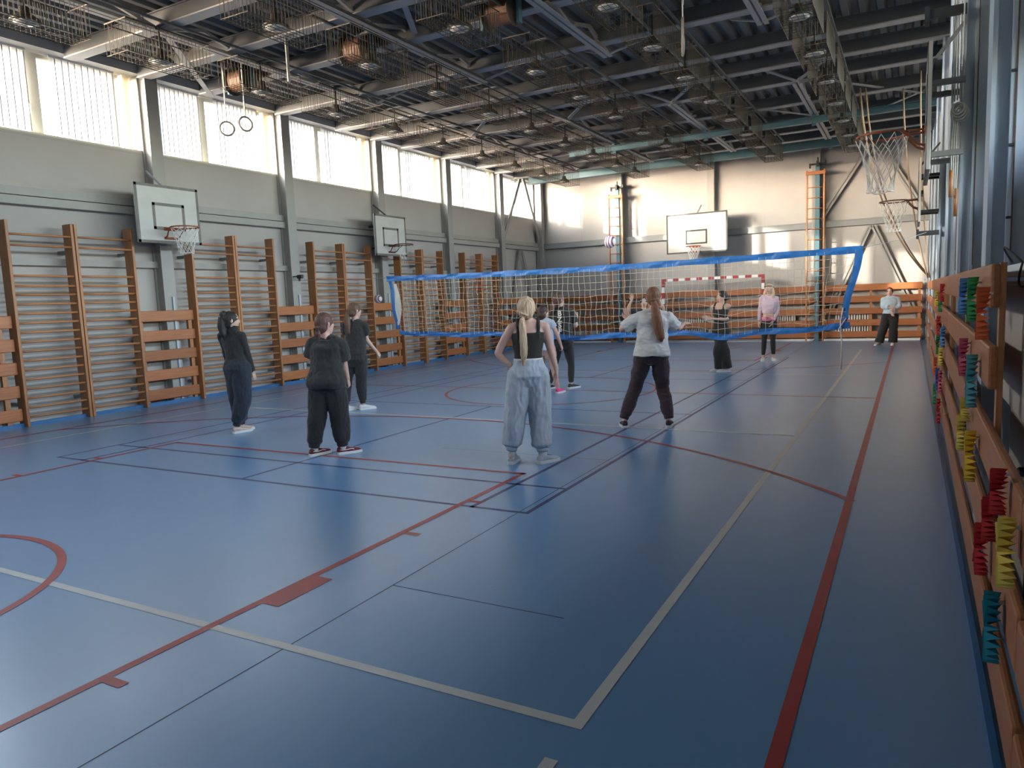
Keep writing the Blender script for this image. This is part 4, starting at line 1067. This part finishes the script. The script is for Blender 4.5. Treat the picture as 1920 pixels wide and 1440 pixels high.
def person(key, label, f, fh, skin, hair_m, hair, top, legs, shoes, head_s=1.0, near=True, curls=(.4, .4), palms=None, build=1.0, pitch=0.0):
    (bx, by), J = JOINTS[key]
    J = {k: V(v) for k, v in J.items()}
    cx_ = (J['aL'].x + J['aR'].x) / 2; cy_ = (J['aL'].y + J['aR'].y) / 2
    vx, vy = bx - cam.location.x, by - cam.location.y
    yaw = math.atan2(vy, vx) - PI / 2
    sh = V((cx_, cy_, 0)); J = {k: v - sh for k, v in J.items()}
    for k in ('aL', 'aR'): J[k].z = max(J[k].z, .075)
    f = V((f[0], f[1], 0)).normalized(); fh = V((fh[0], fh[1], pitch)).normalized(); up = V((0, 0, 1))
    side = f.cross(up)                                  # the person's right
    vb = .008 if near else .011
    S, H = (J['sL'] + J['sR']) / 2, (J['hL'] + J['hR']) / 2
    sw = (J['sR'] - J['sL']); sw = V((sw.x, sw.y, 0)); hw = (J['hR'] - J['hL']); hw = V((hw.x, hw.y, 0))
    if sw.dot(side) < 0: sw = -sw
    if hw.dot(side) < 0: hw = -hw
    sd_s = (sw.normalized() + side).normalized(); sd_h = (hw.normalized() + side).normalized()
    up_s = (S - H).normalized()
    # keep shoulders and hips a believable width around the measured midpoints
    SW = .165 * build; HW = .085 * build
    for k, q in (('sL', -1), ('sR', 1)):
        J[k] = S + sd_s * q * SW + V((0, 0, (J[k].z - S.z) * .7 - .022))
    for k, q in (('hL', -1), ('hR', 1)): J[k] = H + sd_h * q * HW
    neck = J['neck']; hc = J['head'] + V((0, 0, -.012))
    root = H + V((0, 0, .02))
    def spine(t):                                       # t 0 hip .. 1 shoulder line
        return H.lerp(S, t)
    def tors(e, t0, t1, hem_flare=0.0, loose=False):
        prof = [(-.24, .085, .085), (-.14, .152, .105), (-.02, .172, .118), (.12, .162, .112), (.30, .135, .098), (.42, .128, .095), (.58, .142, .103), (.74, .156, .110), (.86, .160, .102), (.94, .156, .085), (1.0, .136, .068), (1.05, .100, .058), (1.09, .074, .054), (1.13, .056, .054)]
        rings = []
        if loose: prof = [(t, max(a, .150) if -.1 < t < .8 else a, max(b, .106) if -.1 < t < .8 else b) for t, a, b in prof]
        for t, a, b in prof:
            if t < t0 - .01 or t > t1 + .01: continue
            q = max(0, min(1, t)); sd = sd_h.lerp(sd_s, q).normalized(); fd = up.cross(sd).normalized()
            c = H.lerp(S, t) if t <= 1 else S.lerp(neck, min(1.0, (t - 1) / .13 * .8))
            fl = hem_flare * max(0, (.45 - t)) if hem_flare else 0
            bust = .012 if .55 < t < .8 else 0; seat = -.022 if -.1 < t < .15 else 0
            ee = e(t) if callable(e) else e
            rings.append(ell(c + fd * (bust + seat), sd, fd, a * build + ee + fl, b * build + ee + fl * .8, 24))
        return rings
    # ---- body: one continuous skin surface
    b = MB(); b.loft(tors(lambda t: -.006 if t < .4 else 0, -.24, 1.13))
    limb(b, [S.lerp(neck, .35), neck, hc + V((0, 0, -.035)) - fh * .012], [.058, .050, .050], 14, 4)
    head_shape(b, hc, fh, up + fh * 0 - V((fh.x, fh.y, 0)) * pitch * .9, head_s)
    for s_ in ('L', 'R'):
        limb(b, [J['s' + s_], J['e' + s_], J['w' + s_]], [.047, .038, .025])
        b.ball(J['s' + s_].lerp(S, .25), .052, n=12, m=8); limb(b, [S.lerp(neck, .55), J['s' + s_]], [.046, .044], 12, 3)
        limb(b, [J['h' + s_], J['h' + s_].lerp(J['k' + s_], .5), J['k' + s_], J['k' + s_].lerp(J['a' + s_], .35) - f * .005, J['a' + s_]], [.088 * build, .070 * build, .048, .046, .032])
        a = J['a' + s_]; t = J['t' + s_]; td = V((t.x - a.x, t.y - a.y, 0)); td = td.normalized() if td.length > .03 else f
        limb(b, [a + V((0, 0, -.02)) - td * .035, a + td * .07 + V((0, 0, -.03)), V((a.x, a.y, .032)) + td * .15], [.030, .030, .022], 10, 3)
    me = remeshed(b, vb, 4)
    hb = MB()
    for i, s_ in enumerate(('L', 'R')):
        w, e_ = J['w' + s_], J['e' + s_]; d = (w - e_).normalized()
        pn, fd = (palms or {}).get(s_, (None, None))
        inward = side * (1 if s_ == 'L' else -1)
        pn = V(pn) if pn else inward - f * .2
        d = V(fd).normalized() if fd else d
        nn = (pn - d * pn.dot(d)).normalized(); u = d.cross(nn)
        want = f + up * .3                               # thumb points forward / up
        sgn = 1 if u.dot(want) > 0 else -1
        hand(hb, w, d, nn, sgn, curls[i], .25 if curls[i] < .2 else .1)
    hm = remeshed(hb, .0042 if near else .0055, 2, .4)
    bm = bmesh.new(); bm.from_mesh(me); bm.from_mesh(hm); bm.to_mesh(me); bm.free(); bpy.data.meshes.remove(hm)
    body = put('person', me, skin, None)
    tag(body, label, 'person')
    cyaw, syaw = math.cos(yaw), math.sin(yaw)
    body.location = (bx + cyaw * sh.x - syaw * sh.y, by + syaw * sh.x + cyaw * sh.y, 0)
    body.rotation_euler = (0, 0, yaw)
    # ---- face details on those that look this way
    fy = fh; rh = fh.cross(up).normalized(); uh = rh.cross(fh)
    if fh.y < -.1:
        q = MB()
        for sx in (-1, 1): q.ball(hc + (rh * sx * .031 + fy * .083 + uh * .020) * head_s, .011, .008, .007, Matrix((rh, fy, uh)).transposed(), 10, 8)
        q.m = 1
        for sx in (-1, 1): q.ball(hc + (rh * sx * .031 + fy * .0885 + uh * .020) * head_s, .0052, n=8, m=6)
        q.m = 2
        for sx in (-1, 1): q.tube([hc + (rh * sx * .050 + fy * .078 + uh * .037) * head_s, hc + (rh * sx * .031 + fy * .090 + uh * .043) * head_s, hc + (rh * sx * .014 + fy * .0925 + uh * .038) * head_s], .0035, 5)
        q.build('eyes', [M_WHITE, M_IRON, hair_m], body, True)
        q = MB(); q.ball(hc + (fy * .091 - uh * .058) * head_s, .022, .007, .008, Matrix((rh, fy, uh)).transposed(), 12, 8); q.build('lips', M_LIPS, body, True)
    # ---- hair
    q = MB(); Rm = Matrix((rh, fy, uh)).transposed()
    hs = head_s
    q.ball(hc + (-fy * .012 + uh * .026) * hs, .086 * hs, .101 * hs, .102 * hs, Rm, 24, 16)
    q.ball(hc + (-fy * .045 - uh * .02) * hs, .074 * hs, .066 * hs, .078 * hs, Rm, 18, 12)
    kind = hair[0]
    if kind == 'pony':
        _, at, pts, rad = hair                           # at: knot relative to head, pts: strand points relative to the head centre (local axes)
        p0 = hc + V(at)
        pp = [hc - fy * .05 + (V(at) * .5), p0] + [hc + V(x) for x in pts]
        q.tube(pp, rad, 12); q.ball(p0, rad[1] * 1.25, n=10, m=8)
    elif kind == 'bob':
        q.ball(hc + (-fy * .035 - uh * .045) * hs, .088 * hs, .082 * hs, .085 * hs, Rm, 18, 12)
    elif kind == 'bun':
        q.ball(hc + (-fy * .10 - uh * .03), .040, n=14, m=10)
    elif kind == 'long':
        for sx in hair[1]:
            q.tube([hc + rh * sx * .070 + uh * .02 - fy * .01, hc + rh * sx * .088 - uh * .08 - fy * .005, hc + rh * sx * .098 - uh * .18 + fy * .02, hc + rh * sx * .092 - uh * .27 + fy * .035], [.034, .036, .034, .016], 10)
        q.tube([hc - fy * .08, hc - fy * .10 - uh * .12, hc - fy * .09 - uh * .22], [.07, .065, .03], 12)
    hm_ = remeshed(q, .006 if near else .009, 5)
    folds(hm_, .005, (70, 70, 9), 3)
    ho = put('hair', hm_, hair_m, body)
    if kind == 'pony':
        q = MB(); q.ring(hc + V(hair[1]), hair[3][1] * .95, .007, (hair[2][0][0] * .4 if False else 0, -.4, 1), 18, 6)
        q.build('hair_tie', hair_tie.get(key, M_IRON), ho, True)
    elif kind == 'long' and len(hair) > 2:
        q = MB(); q.ring(hc + uh * .045 - fy * .005, .098 * hs, .010, (fy * -.25 + uh), 28, 6); q.build('hair_band', M_IRON, ho, True)
    # ---- top
    tm, tkind = top['m'], top['kind']; e = top.get('e', .018)
    q = MB(); t0, t1 = top.get('t0', .0), top.get('t1', 1.0)
    if tkind == 'tank':
        rr = tors(e, t0, .86); q.loft(rr)
        if top.get('straps', True):
            for s_ in (-1, 1):
                w_ = .098
                fr = spine(.82) + sd_s * s_ * w_ * build + f * (.082 * build); bk = spine(.82) + sd_s * s_ * w_ * build - f * (.078 * build); tp = spine(1.0) + sd_s * s_ * .100 * build + V((0, 0, .058))
                q.tube([fr - V((0, 0, .04)), fr.lerp(tp, .5) + f * .036, tp, bk.lerp(tp, .5) - f * .036, bk - V((0, 0, .04))], [.014, .020, .020, .020, .014], 8)
    else:
        rr = tors(e, t0, 1.06, top.get('flare', 0.0), tkind == 'tee'); q.loft(rr)
        L = top.get('sleeve', .55)
        for s_ in ('L', 'R'):
            s0, e0, w0 = J['s' + s_], J['e' + s_], J['w' + s_]; r0, r1 = top.get('sr', (.075, .072))
            r0 = r0 - .010; q.ball(s0, r0 * .95, n=14, m=10); limb(q, [S.lerp(neck, .45), s0], [.048 + e * .5, .046 + e * .7], 12, 3)
            if L <= 1.0: limb(q, [s0, s0.lerp(e0, L * .5), s0.lerp(e0, L)], [r0, (r0 + r1) / 2, r1], 14, 4, False)
            else:
                limb(q, [s0, e0, e0.lerp(w0, min(1, L - 1))], [r0, top.get('re', .055), r1], 14, 5, False)
        if top.get('collar'):
            limb(q, [S.lerp(neck, .4), neck + V((0, 0, top['collar']))], [.075, .062], 14, 3)
        if top.get('hood'):
            q.ball(S.lerp(neck, .6) - f * .07, .12, .06, .07, None, 14, 10); 
            for s_ in (-1, 1): q.tube([S.lerp(neck, .7) + side * s_ * .075 - f * .03, S + side * s_ * .07 + f * .075 + V((0, 0, .0)), spine(.86) + f * .12], [.035, .03, .02], 8)
    hm_ = remeshed(q, .008 if near else .011, 5)
    folds(hm_, top.get('amp', .011), top.get('fs', (9, 9, 6)), hash(key) % 7 if False else len(label) % 7)
    to = put(top.get('name', 'shirt'), hm_, tm, body)
    # ---- trousers
    q = MB(); e = legs.get('e', .015); tw = legs.get('top', .28)
    rr = tors(lambda t: e * (1 if t < .05 else .6), -.24, tw); q.loft(rr)
    rad = legs['r']
    cut = legs.get('len', 1.0)
    for s_ in ('L', 'R'):
        h, k, a = J['h' + s_], J['k' + s_], J['a' + s_]
        a2 = a + V((0, 0, legs.get('lift', .04)))
        if cut <= .5:
            limb(q, [h, h.lerp(k, cut), h.lerp(k, cut * 2)], [rad[0], rad[0], rad[1]], 16, 4, False)
        else:
            limb(q, [h, h.lerp(k, .5), k, k.lerp(a2, .5), k.lerp(a2, .86), a2], rad, 16, 4, False)
    hm_ = remeshed(q, .008 if near else .011, 5)
    folds(hm_, legs.get('amp', .012), legs.get('fs', (10, 10, 5)), (len(label) + 3) % 9)
    lo = put(legs.get('name', 'trousers'), hm_, legs['m'], body)
    if legs.get('cuff'):
        for s_ in ('L', 'R'):
            k, a = J['k' + s_], J['a' + s_]; a2 = a + V((0, 0, legs.get('lift', .04)))
            q = MB(); d = (a2 - k).normalized(); q.tube([a2 - d * .03, a2 + d * .012, a2 + d * .03], [rad[-1] + .004, rad[-1] + .002, rad[-1] - .004], 16); q.build('ankle_cuff', legs['m'], lo, True)
    if legs.get('sock'):
        for s_ in ('L', 'R'):
            a = J['a' + s_]; k = J['k' + s_]
            q = MB(); q.tube([a + V((0, 0, -.03)), a + V((0, 0, .03)), a.lerp(k, .22)], [.042, .041, .044], 14); q.build('sock', legs['sock'], body, True)
    if legs.get('band'):
        t_ = tw
        sdm = sd_h.lerp(sd_s, t_).normalized(); fdm = up.cross(sdm).normalized(); c = spine(t_)
        q = MB(); wa, wb_ = legs['bandr']
        q.loft([ell(c + V((0, 0, -.028)) , sdm, fdm, wa, wb_, 32), ell(c + V((0, 0, .0)), sdm, fdm, wa, wb_, 32), ell(c + V((0, 0, .018)), sdm, fdm, wa - .004, wb_ - .004, 32)])
        bo = q.build('waistband', legs['band'], lo, True)
        q = MB()
        for j, ang in enumerate((-132, -127, -122, -117, -112, -107, -94, -89, -84, -79, -74, -69, -52, -47, -42, -37)):
            a_ = math.radians(ang); w_ = math.radians(1.7)
            for zz0, zz1, da in ((-.024, .0, 0), (-.024, -.019, .5), (-.004, .0, .5) if j % 2 else (-.014, -.010, .5)):
                pts = []
                for z_, an in ((zz0, a_ - w_), (zz0, a_ + w_ * (1 + da * 2)), (zz1, a_ + w_ * (1 + da * 2)), (zz1, a_ - w_)):
                    pts.append(c + V((0, 0, z_)) + sdm * ((wa + .0025) * math.cos(an)) + fdm * ((wb_ + .0025) * math.sin(an)))
                q.add(pts, [(0, 1, 2, 3)])
        q.build('waistband_lettering', legs['letters'], bo)
    # ---- shoes
    for s_ in ('L', 'R'):
        a, t = J['a' + s_], J['t' + s_]; td = V((t.x - a.x, t.y - a.y, 0)); td = td.normalized() if td.length > .03 else f
        sx_ = td.cross(up); base = V((a.x, a.y, 0)); q = MB()
        lift = shoes.get('lift', {}).get(s_, 0.0)
        prof = [(-.062, .026, .060), (-.045, .034, .075), (0, .037, .088), (.05, .041, .070), (.10, .045, .054), (.15, .043, .043), (.185, .034, .034), (.205, .018, .024)]
        rings = []
        for x_, w_, h_ in prof:
            c = base + td * x_ + V((0, 0, .012))
            rings.append([c + sx_ * (w_ * math.cos(2 * PI * j / 16)) + V((0, 0, h_ * (.5 + .5 * math.sin(2 * PI * j / 16)))) for j in range(16)])
        q.loft(rings)
        so = put('shoe', remeshed(q, .006, 3), shoes['m'], body)
        q = MB(); out_ = []
        for x_, w_ in ((-.070, .018), (-.055, .034), (0, .040), (.05, .044), (.10, .049), (.15, .047), (.19, .036), (.212, .018)): out_.append((x_, w_))
        lp = [base + td * x_ + sx_ * w_ for x_, w_ in out_] + [base + td * x_ - sx_ * w_ for x_, w_ in reversed(out_)]
        q.loft([[p + V((0, 0, .001)) for p in lp], [p + V((0, 0, .024)) for p in lp], [base + (p - base) * .96 + V((0, 0, .030)) for p in lp]])
        q.build('sole', shoes['sole'], so, False)
        if shoes.get('lace'):
            q = MB()
            for x_ in (.045, .065, .085, .105): q.tube([base + td * x_ + sx_ * .022 + V((0, 0, .073 - (x_ - .045) * .28)), base + td * (x_ + .004) + V((0, 0, .085 - (x_ - .045) * .32)), base + td * x_ - sx_ * .022 + V((0, 0, .073 - (x_ - .045) * .28))], .0035, 5)
            q.build('laces', shoes['lace'], so, True)
        if shoes.get('stripe'):
            q = MB()
            for s2 in (-1, 1):
                q.tube([base + td * -.04 + sx_ * s2 * .036 + V((0, 0, .055)), base + td * .02 + sx_ * s2 * .0395 + V((0, 0, .050)), base + td * .08 + sx_ * s2 * .044 + V((0, 0, .058)), base + td * .11 + sx_ * s2 * .044 + V((0, 0, .05))], .005, 6)
            q.build('side_stripe', shoes['stripe'], so, True)
    return body, dict(J=J, S=S, H=H, spine=spine, f=f, side=side, hc=hc, sd_s=sd_s, build=build)

def cloth(n, c, rough=.85, var=.10): return mat(n, c, rough, var=var, scale=12, bump=.25, bscale=300, sheen=.15)
SKIN = mat('skin_light', (.56, .36, .28), .5, var=.05, scale=8, sss=.08)
SKIN2 = mat('skin_rosy', (.58, .35, .28), .5, var=.06, scale=8, sss=.08)
M_LIPS = mat('lips', (.42, .16, .14), .45)
def hairm(n, c): return mat(n, c, .62, var=.35, scale=5, stretch=(14, 14, 1.2), bump=.3, bscale=8)
H_BLACK = hairm('hair_black', (.014, .012, .011)); H_DARK = hairm('hair_dark_brown', (.045, .024, .016)); H_BROWN = hairm('hair_brown', (.105, .055, .032))
H_BLOND = hairm('hair_blonde', (.52, .36, .235)); H_PALE = hairm('hair_pale_blonde', (.55, .43, .28)); H_RED = hairm('hair_auburn', (.17, .072, .034)); H_MAUVE = hairm('hair_reddish_brown', (.10, .042, .032))
C_BLACK = cloth('black_jersey', (.014, .014, .014)); C_BLACK2 = cloth('faded_black_jersey', (.022, .021, .020)); C_NAVY = cloth('navy_fleece', (.016, .021, .034)); C_GREY = cloth('pale_grey_fleece', (.45, .485, .53)); C_TEE = cloth('pale_grey_tee', (.58, .57, .55))
C_BURG = cloth('dark_plum_fleece', (.040, .022, .026)); C_PINK = cloth('pale_pink_knit', (.60, .45, .54)); C_BLUEH = cloth('pale_blue_fleece', (.42, .52, .60)); C_LTEE = cloth('light_blue_grey_tee', (.40, .46, .54)); C_OLIVE = cloth('olive_black_rib', (.022, .020, .014))
C_SHORT = cloth('dusty_pink_shorts', (.48, .29, .25)); C_FLOR = cloth('pink_print_waistband', (.50, .16, .26), var=.6)
S_WHITE = mat('shoe_white', (.66, .66, .64), .5); S_BEIGE = mat('shoe_beige_pink', (.55, .42, .36), .55, var=.2, scale=10); S_MAROON = mat('shoe_maroon', (.15, .012, .016), .6, var=.15); S_BLACK = mat('shoe_black', (.02, .02, .022), .55); S_PINK = mat('shoe_hot_pink', (.80, .05, .22), .5); S_SILV = mat('shoe_silver_grey', (.42, .46, .47), .4, var=.25, scale=12)
hair_tie = {'p3': mat('mint_hair_tie', (.35, .62, .50), .7)}
JOG = [.118, .112, .098, .088, .074, .050]
# left to right across the photo
person('p1', 'person in black turtleneck and navy sweatpants with a high dark ponytail', (.72, .7), (1, .12), SKIN, H_BLACK,
       ('pony', (-.085, -.015, .085), [(-.105, -.01, .05), (-.115, -.02, -.06), (-.105, -.03, -.17), (-.095, -.03, -.24)], [.05, .040, .048, .054, .042, .014]),
       dict(m=C_BLACK, kind='long', name='turtleneck', e=.016, t0=.0, sleeve=1.93, sr=(.070, .048), re=.056, collar=.03), dict(m=C_NAVY, name='sweatpants', e=.024, top=.34, r=[.122, .116, .106, .100, .082, .048], cuff=True, lift=.05),
       dict(m=S_BEIGE, sole=S_WHITE, lace=S_WHITE), head_s=1.0, curls=(.5, .6), build=.93)
person('p2', 'person in loose black T-shirt, black joggers and maroon sneakers with a low brown ponytail', (.5, .86), (.82, .5), SKIN2, H_MAUVE,
       ('pony', (-.075, -.055, -.055), [(-.080, -.055, -.10), (-.075, -.05, -.16)], [.05, .026, .034, .012]),
       dict(m=C_BLACK2, kind='tee', name='t_shirt', e=.032, t0=-.14, flare=.045, sleeve=.80, sr=(.080, .080), amp=.014), dict(m=C_BLACK, name='joggers', e=.018, top=.2, r=[.116, .112, .100, .094, .086, .058], cuff=True, sock=S_WHITE, lift=.045),
       dict(m=S_MAROON, sole=S_WHITE, lace=S_WHITE, stripe=S_WHITE), curls=(.9, 1.0), build=1.0)
person('p3', 'person in black T-shirt and black joggers with a mint tie in a long brown ponytail', (.55, .83), (.88, .48), SKIN, H_BROWN,
       ('pony', (-.095, -.03, -.01), [(-.118, -.03, -.08), (-.120, -.04, -.20), (-.100, -.05, -.33), (-.085, -.05, -.40)], [.05, .030, .040, .050, .040, .012]),
       dict(m=C_BLACK2, kind='tee', name='t_shirt', e=.020, t0=.06, sleeve=.62, sr=(.074, .076)), dict(m=C_BLACK2, name='joggers', e=.016, top=.3, r=[.108, .096, .082, .074, .064, .044], cuff=True, lift=.06),
       dict(m=S_WHITE, sole=S_WHITE), curls=(.3, .9), build=.97)
person('p4', 'person in black tank top and pale grey sweatpants with a long blonde ponytail', (-.03, 1), (.12, 1), SKIN2, H_BLOND,
       ('pony', (-.042, -.092, -.068), [(-.046, -.128, -.13), (-.040, -.135, -.26), (-.040, -.125, -.42), (-.048, -.115, -.53)], [.05, .020, .030, .036, .034, .010]),
       dict(m=C_OLIVE, kind='tank', name='tank_top', e=.008, t0=.30, amp=.002), dict(m=C_GREY, name='sweatpants', e=.024, top=.30, r=[.128, .122, .106, .104, .100, .056], cuff=True, lift=.07, sock=S_WHITE, band=S_WHITE, bandr=(.143, .110), letters=mat('waistband_blue', (.10, .18, .34), .7), amp=.016, fs=(11, 11, 4)),
       dict(m=S_SILV, sole=S_WHITE, lace=S_BLACK), curls=(.5, .35), palms={'L': ((.3, .75, -.1), (.42, .35, -.75)), 'R': ((-1, .1, 0), (.05, .02, -1))}, build=.97)
person('p5', 'person in light blue-grey T-shirt, bare legs and pink shoes, just past the blonde ponytail', (.5, .86), (.85, .5), SKIN2, H_DARK, ('bob',),
       dict(m=C_LTEE, kind='tee', name='t_shirt', e=.026, t0=-.02, sleeve=.45, sr=(.070, .066)), dict(m=C_SHORT, name='shorts', e=.012, top=.2, r=[.105, .095], len=.2),
       dict(m=S_PINK, sole=S_WHITE), curls=(.5, .7), build=.86, head_s=.95)
p6, g6 = person('p6', 'person in black T-shirt with white letters down the back and black leggings, hand raised', (.28, .96), (.75, .65), SKIN, H_MAUVE,
       ('pony', (-.080, -.07, -.03), [(-.105, -.08, -.08), (-.125, -.07, -.16), (-.12, -.05, -.25)], [.05, .030, .040, .044, .014]),
       dict(m=C_BLACK2, kind='tee', name='t_shirt', e=.030, t0=-.02, sleeve=.72, sr=(.080, .078)), dict(m=C_BLACK2, name='leggings', e=.008, top=.2, r=[.100, .086, .060, .060, .050, .038], amp=.002, lift=.03),
       dict(m=S_BLACK, sole=S_WHITE), curls=(.3, .12), palms={'R': ((-.6, .6, 0), (.0, .25, 1))}, build=1.0)
p7, g7 = person('p7', 'person in pale T-shirt and dark plum trousers with a long auburn ponytail', (0, 1), (.02, 1), SKIN2, H_RED,
       ('pony', (.0, -.095, -.045), [(.015, -.13, -.11), (.030, -.15, -.22), (.050, -.15, -.36), (.075, -.14, -.47), (.085, -.13, -.52)], [.05, .026, .046, .058, .058, .046, .012]),
       dict(m=C_TEE, kind='tee', name='t_shirt', e=.030, t0=-.03, flare=.03, sleeve=.86, sr=(.084, .082), amp=.016, fs=(6, 6, 10)), dict(m=C_BURG, name='joggers', e=.012, top=.2, r=[.112, .100, .080, .076, .070, .056], cuff=True, lift=.06, amp=.012, fs=(8, 8, 9)),
       dict(m=S_BLACK, sole=S_WHITE), curls=(.10, .3), palms={'L': ((.1, 1, .1), (-.05, .15, 1)), 'R': ((-.3, .2, -1), (.6, .8, .1))}, build=1.02)
person('p8', 'person in black with both arms raised, half hidden behind the auburn ponytail', (0, -1), (0, -1), SKIN, H_BLACK, ('bun',),
       dict(m=C_BLACK, kind='tee', name='t_shirt', e=.022, t0=-.02, sleeve=.95, sr=(.078, .066)), dict(m=C_BLACK, name='joggers', e=.014, top=.2, r=[.105, .095, .080, .074, .066, .046]),
       dict(m=S_BLACK, sole=S_WHITE), curls=(.15, .15), palms={'L': ((0, -1, .2), (-.1, -.1, 1)), 'R': ((0, -1, .2), (.1, -.1, 1))}, near=False, build=.95)
person('p9', 'person in black V-neck tank top and wide black trousers with pinned black hair, turned left', (-.55, -.83), (-.86, -.5), SKIN, H_BLACK, ('bun',),
       dict(m=C_BLACK, kind='tank', name='tank_top', e=.008, t0=.1, amp=.002), dict(m=C_BLACK, name='wide_trousers', e=.012, top=.3, r=[.112, .108, .104, .104, .108, .112], lift=.0, amp=.008),
       dict(m=S_WHITE, sole=S_WHITE), curls=(.35, .3), near=False, build=.95)
p10, g10 = person('p10', 'person with long pale blonde hair in a pale pink long-sleeved crop top and black leggings', (-.08, -1), (-.3, -.95), SKIN, H_PALE, ('long', (-1, 1), 'band'),
       dict(m=C_PINK, kind='long', name='crop_top', e=.010, t0=.42, sleeve=1.9, sr=(.060, .034), re=.046, amp=.003), dict(m=C_BLACK, name='leggings', e=.006, top=.12, r=[.098, .084, .058, .056, .046, .036], amp=.001, lift=.05),
       dict(m=S_WHITE, sole=S_WHITE, lace=S_SILV), curls=(.4, .4), near=False, build=.97)
person('p11', 'person in pale blue hoodie and wide black trousers, arms folded, by the back wall', (0, -1), (0, -1), SKIN2, H_MAUVE, ('bun',),
       dict(m=C_BLUEH, kind='long', name='hoodie', e=.036, t0=.10, sleeve=1.75, sr=(.082, .056), re=.072, hood=True, amp=.008), dict(m=C_BLACK, name='wide_trousers', e=.016, top=.25, r=[.118, .112, .108, .108, .112, .112], lift=.0),
       dict(m=S_WHITE, sole=S_WHITE), curls=(.35, .5), palms={'L': ((.2, .4, 0), (.35, -.1, -1)), 'R': ((0, .5, -.6), (1, -.1, -.1))}, near=False, build=1.0)
person('p12', 'person in a black T-shirt almost wholly hidden behind the blonde ponytail', (0, -1), (.1, -1), SKIN2, H_RED, ('bob',),
       dict(m=C_BLACK, kind='tee', name='t_shirt', e=.024, t0=-.02, sleeve=.7, sr=(.078, .074)), dict(m=C_BLACK, name='joggers', e=.012, top=.2, r=[.105, .095, .080, .074, .066, .046]),
       dict(m=S_BLACK, sole=S_WHITE), near=False, build=1.0)
# printed waistband of the crop-top wearer, letters on the black shirt
q = MB(); c = g10['spine'](.16); sd = g10['sd_s']; fd = g10['f']
q.loft([ell(c + V((0, 0, z)), sd, fd, .168 - k, .122 - k, 28) for z, k in ((-.02, .002), (.02, .004), (.07, .012))]); q.build('waistband', C_FLOR, p10, True)
tc = bpy.data.curves.new('letters', 'FONT'); tc.body = 'B\nZ\nS\nF'; tc.size = .125; tc.extrude = .0015; tc.offset = .004; tc.align_x = 'CENTER'; tc.space_line = .82
to = bpy.data.objects.new('tmp', tc); COL.objects.link(to)
me = bpy.data.meshes.new_from_object(to.evaluated_get(bpy.context.evaluated_depsgraph_get())); bpy.data.objects.remove(to)
sd = g6['sd_s']; bk = -g6['f']; cc = g6['spine'](.86) + bk * .150 + sd * .0
Rm = Matrix((sd, V((0, 0, 1)), bk)).transposed().to_4x4(); me.transform(Matrix.Translation(cc) @ Rm)
sh = [c_ for c_ in p6.children if c_.name.startswith('t_shirt')][0]
me.name = 'back_lettering'; me.materials.clear(); me.materials.append(M_WHITE)
lo = bpy.data.objects.new('back_lettering', me); COL.objects.link(lo); lo.parent = sh
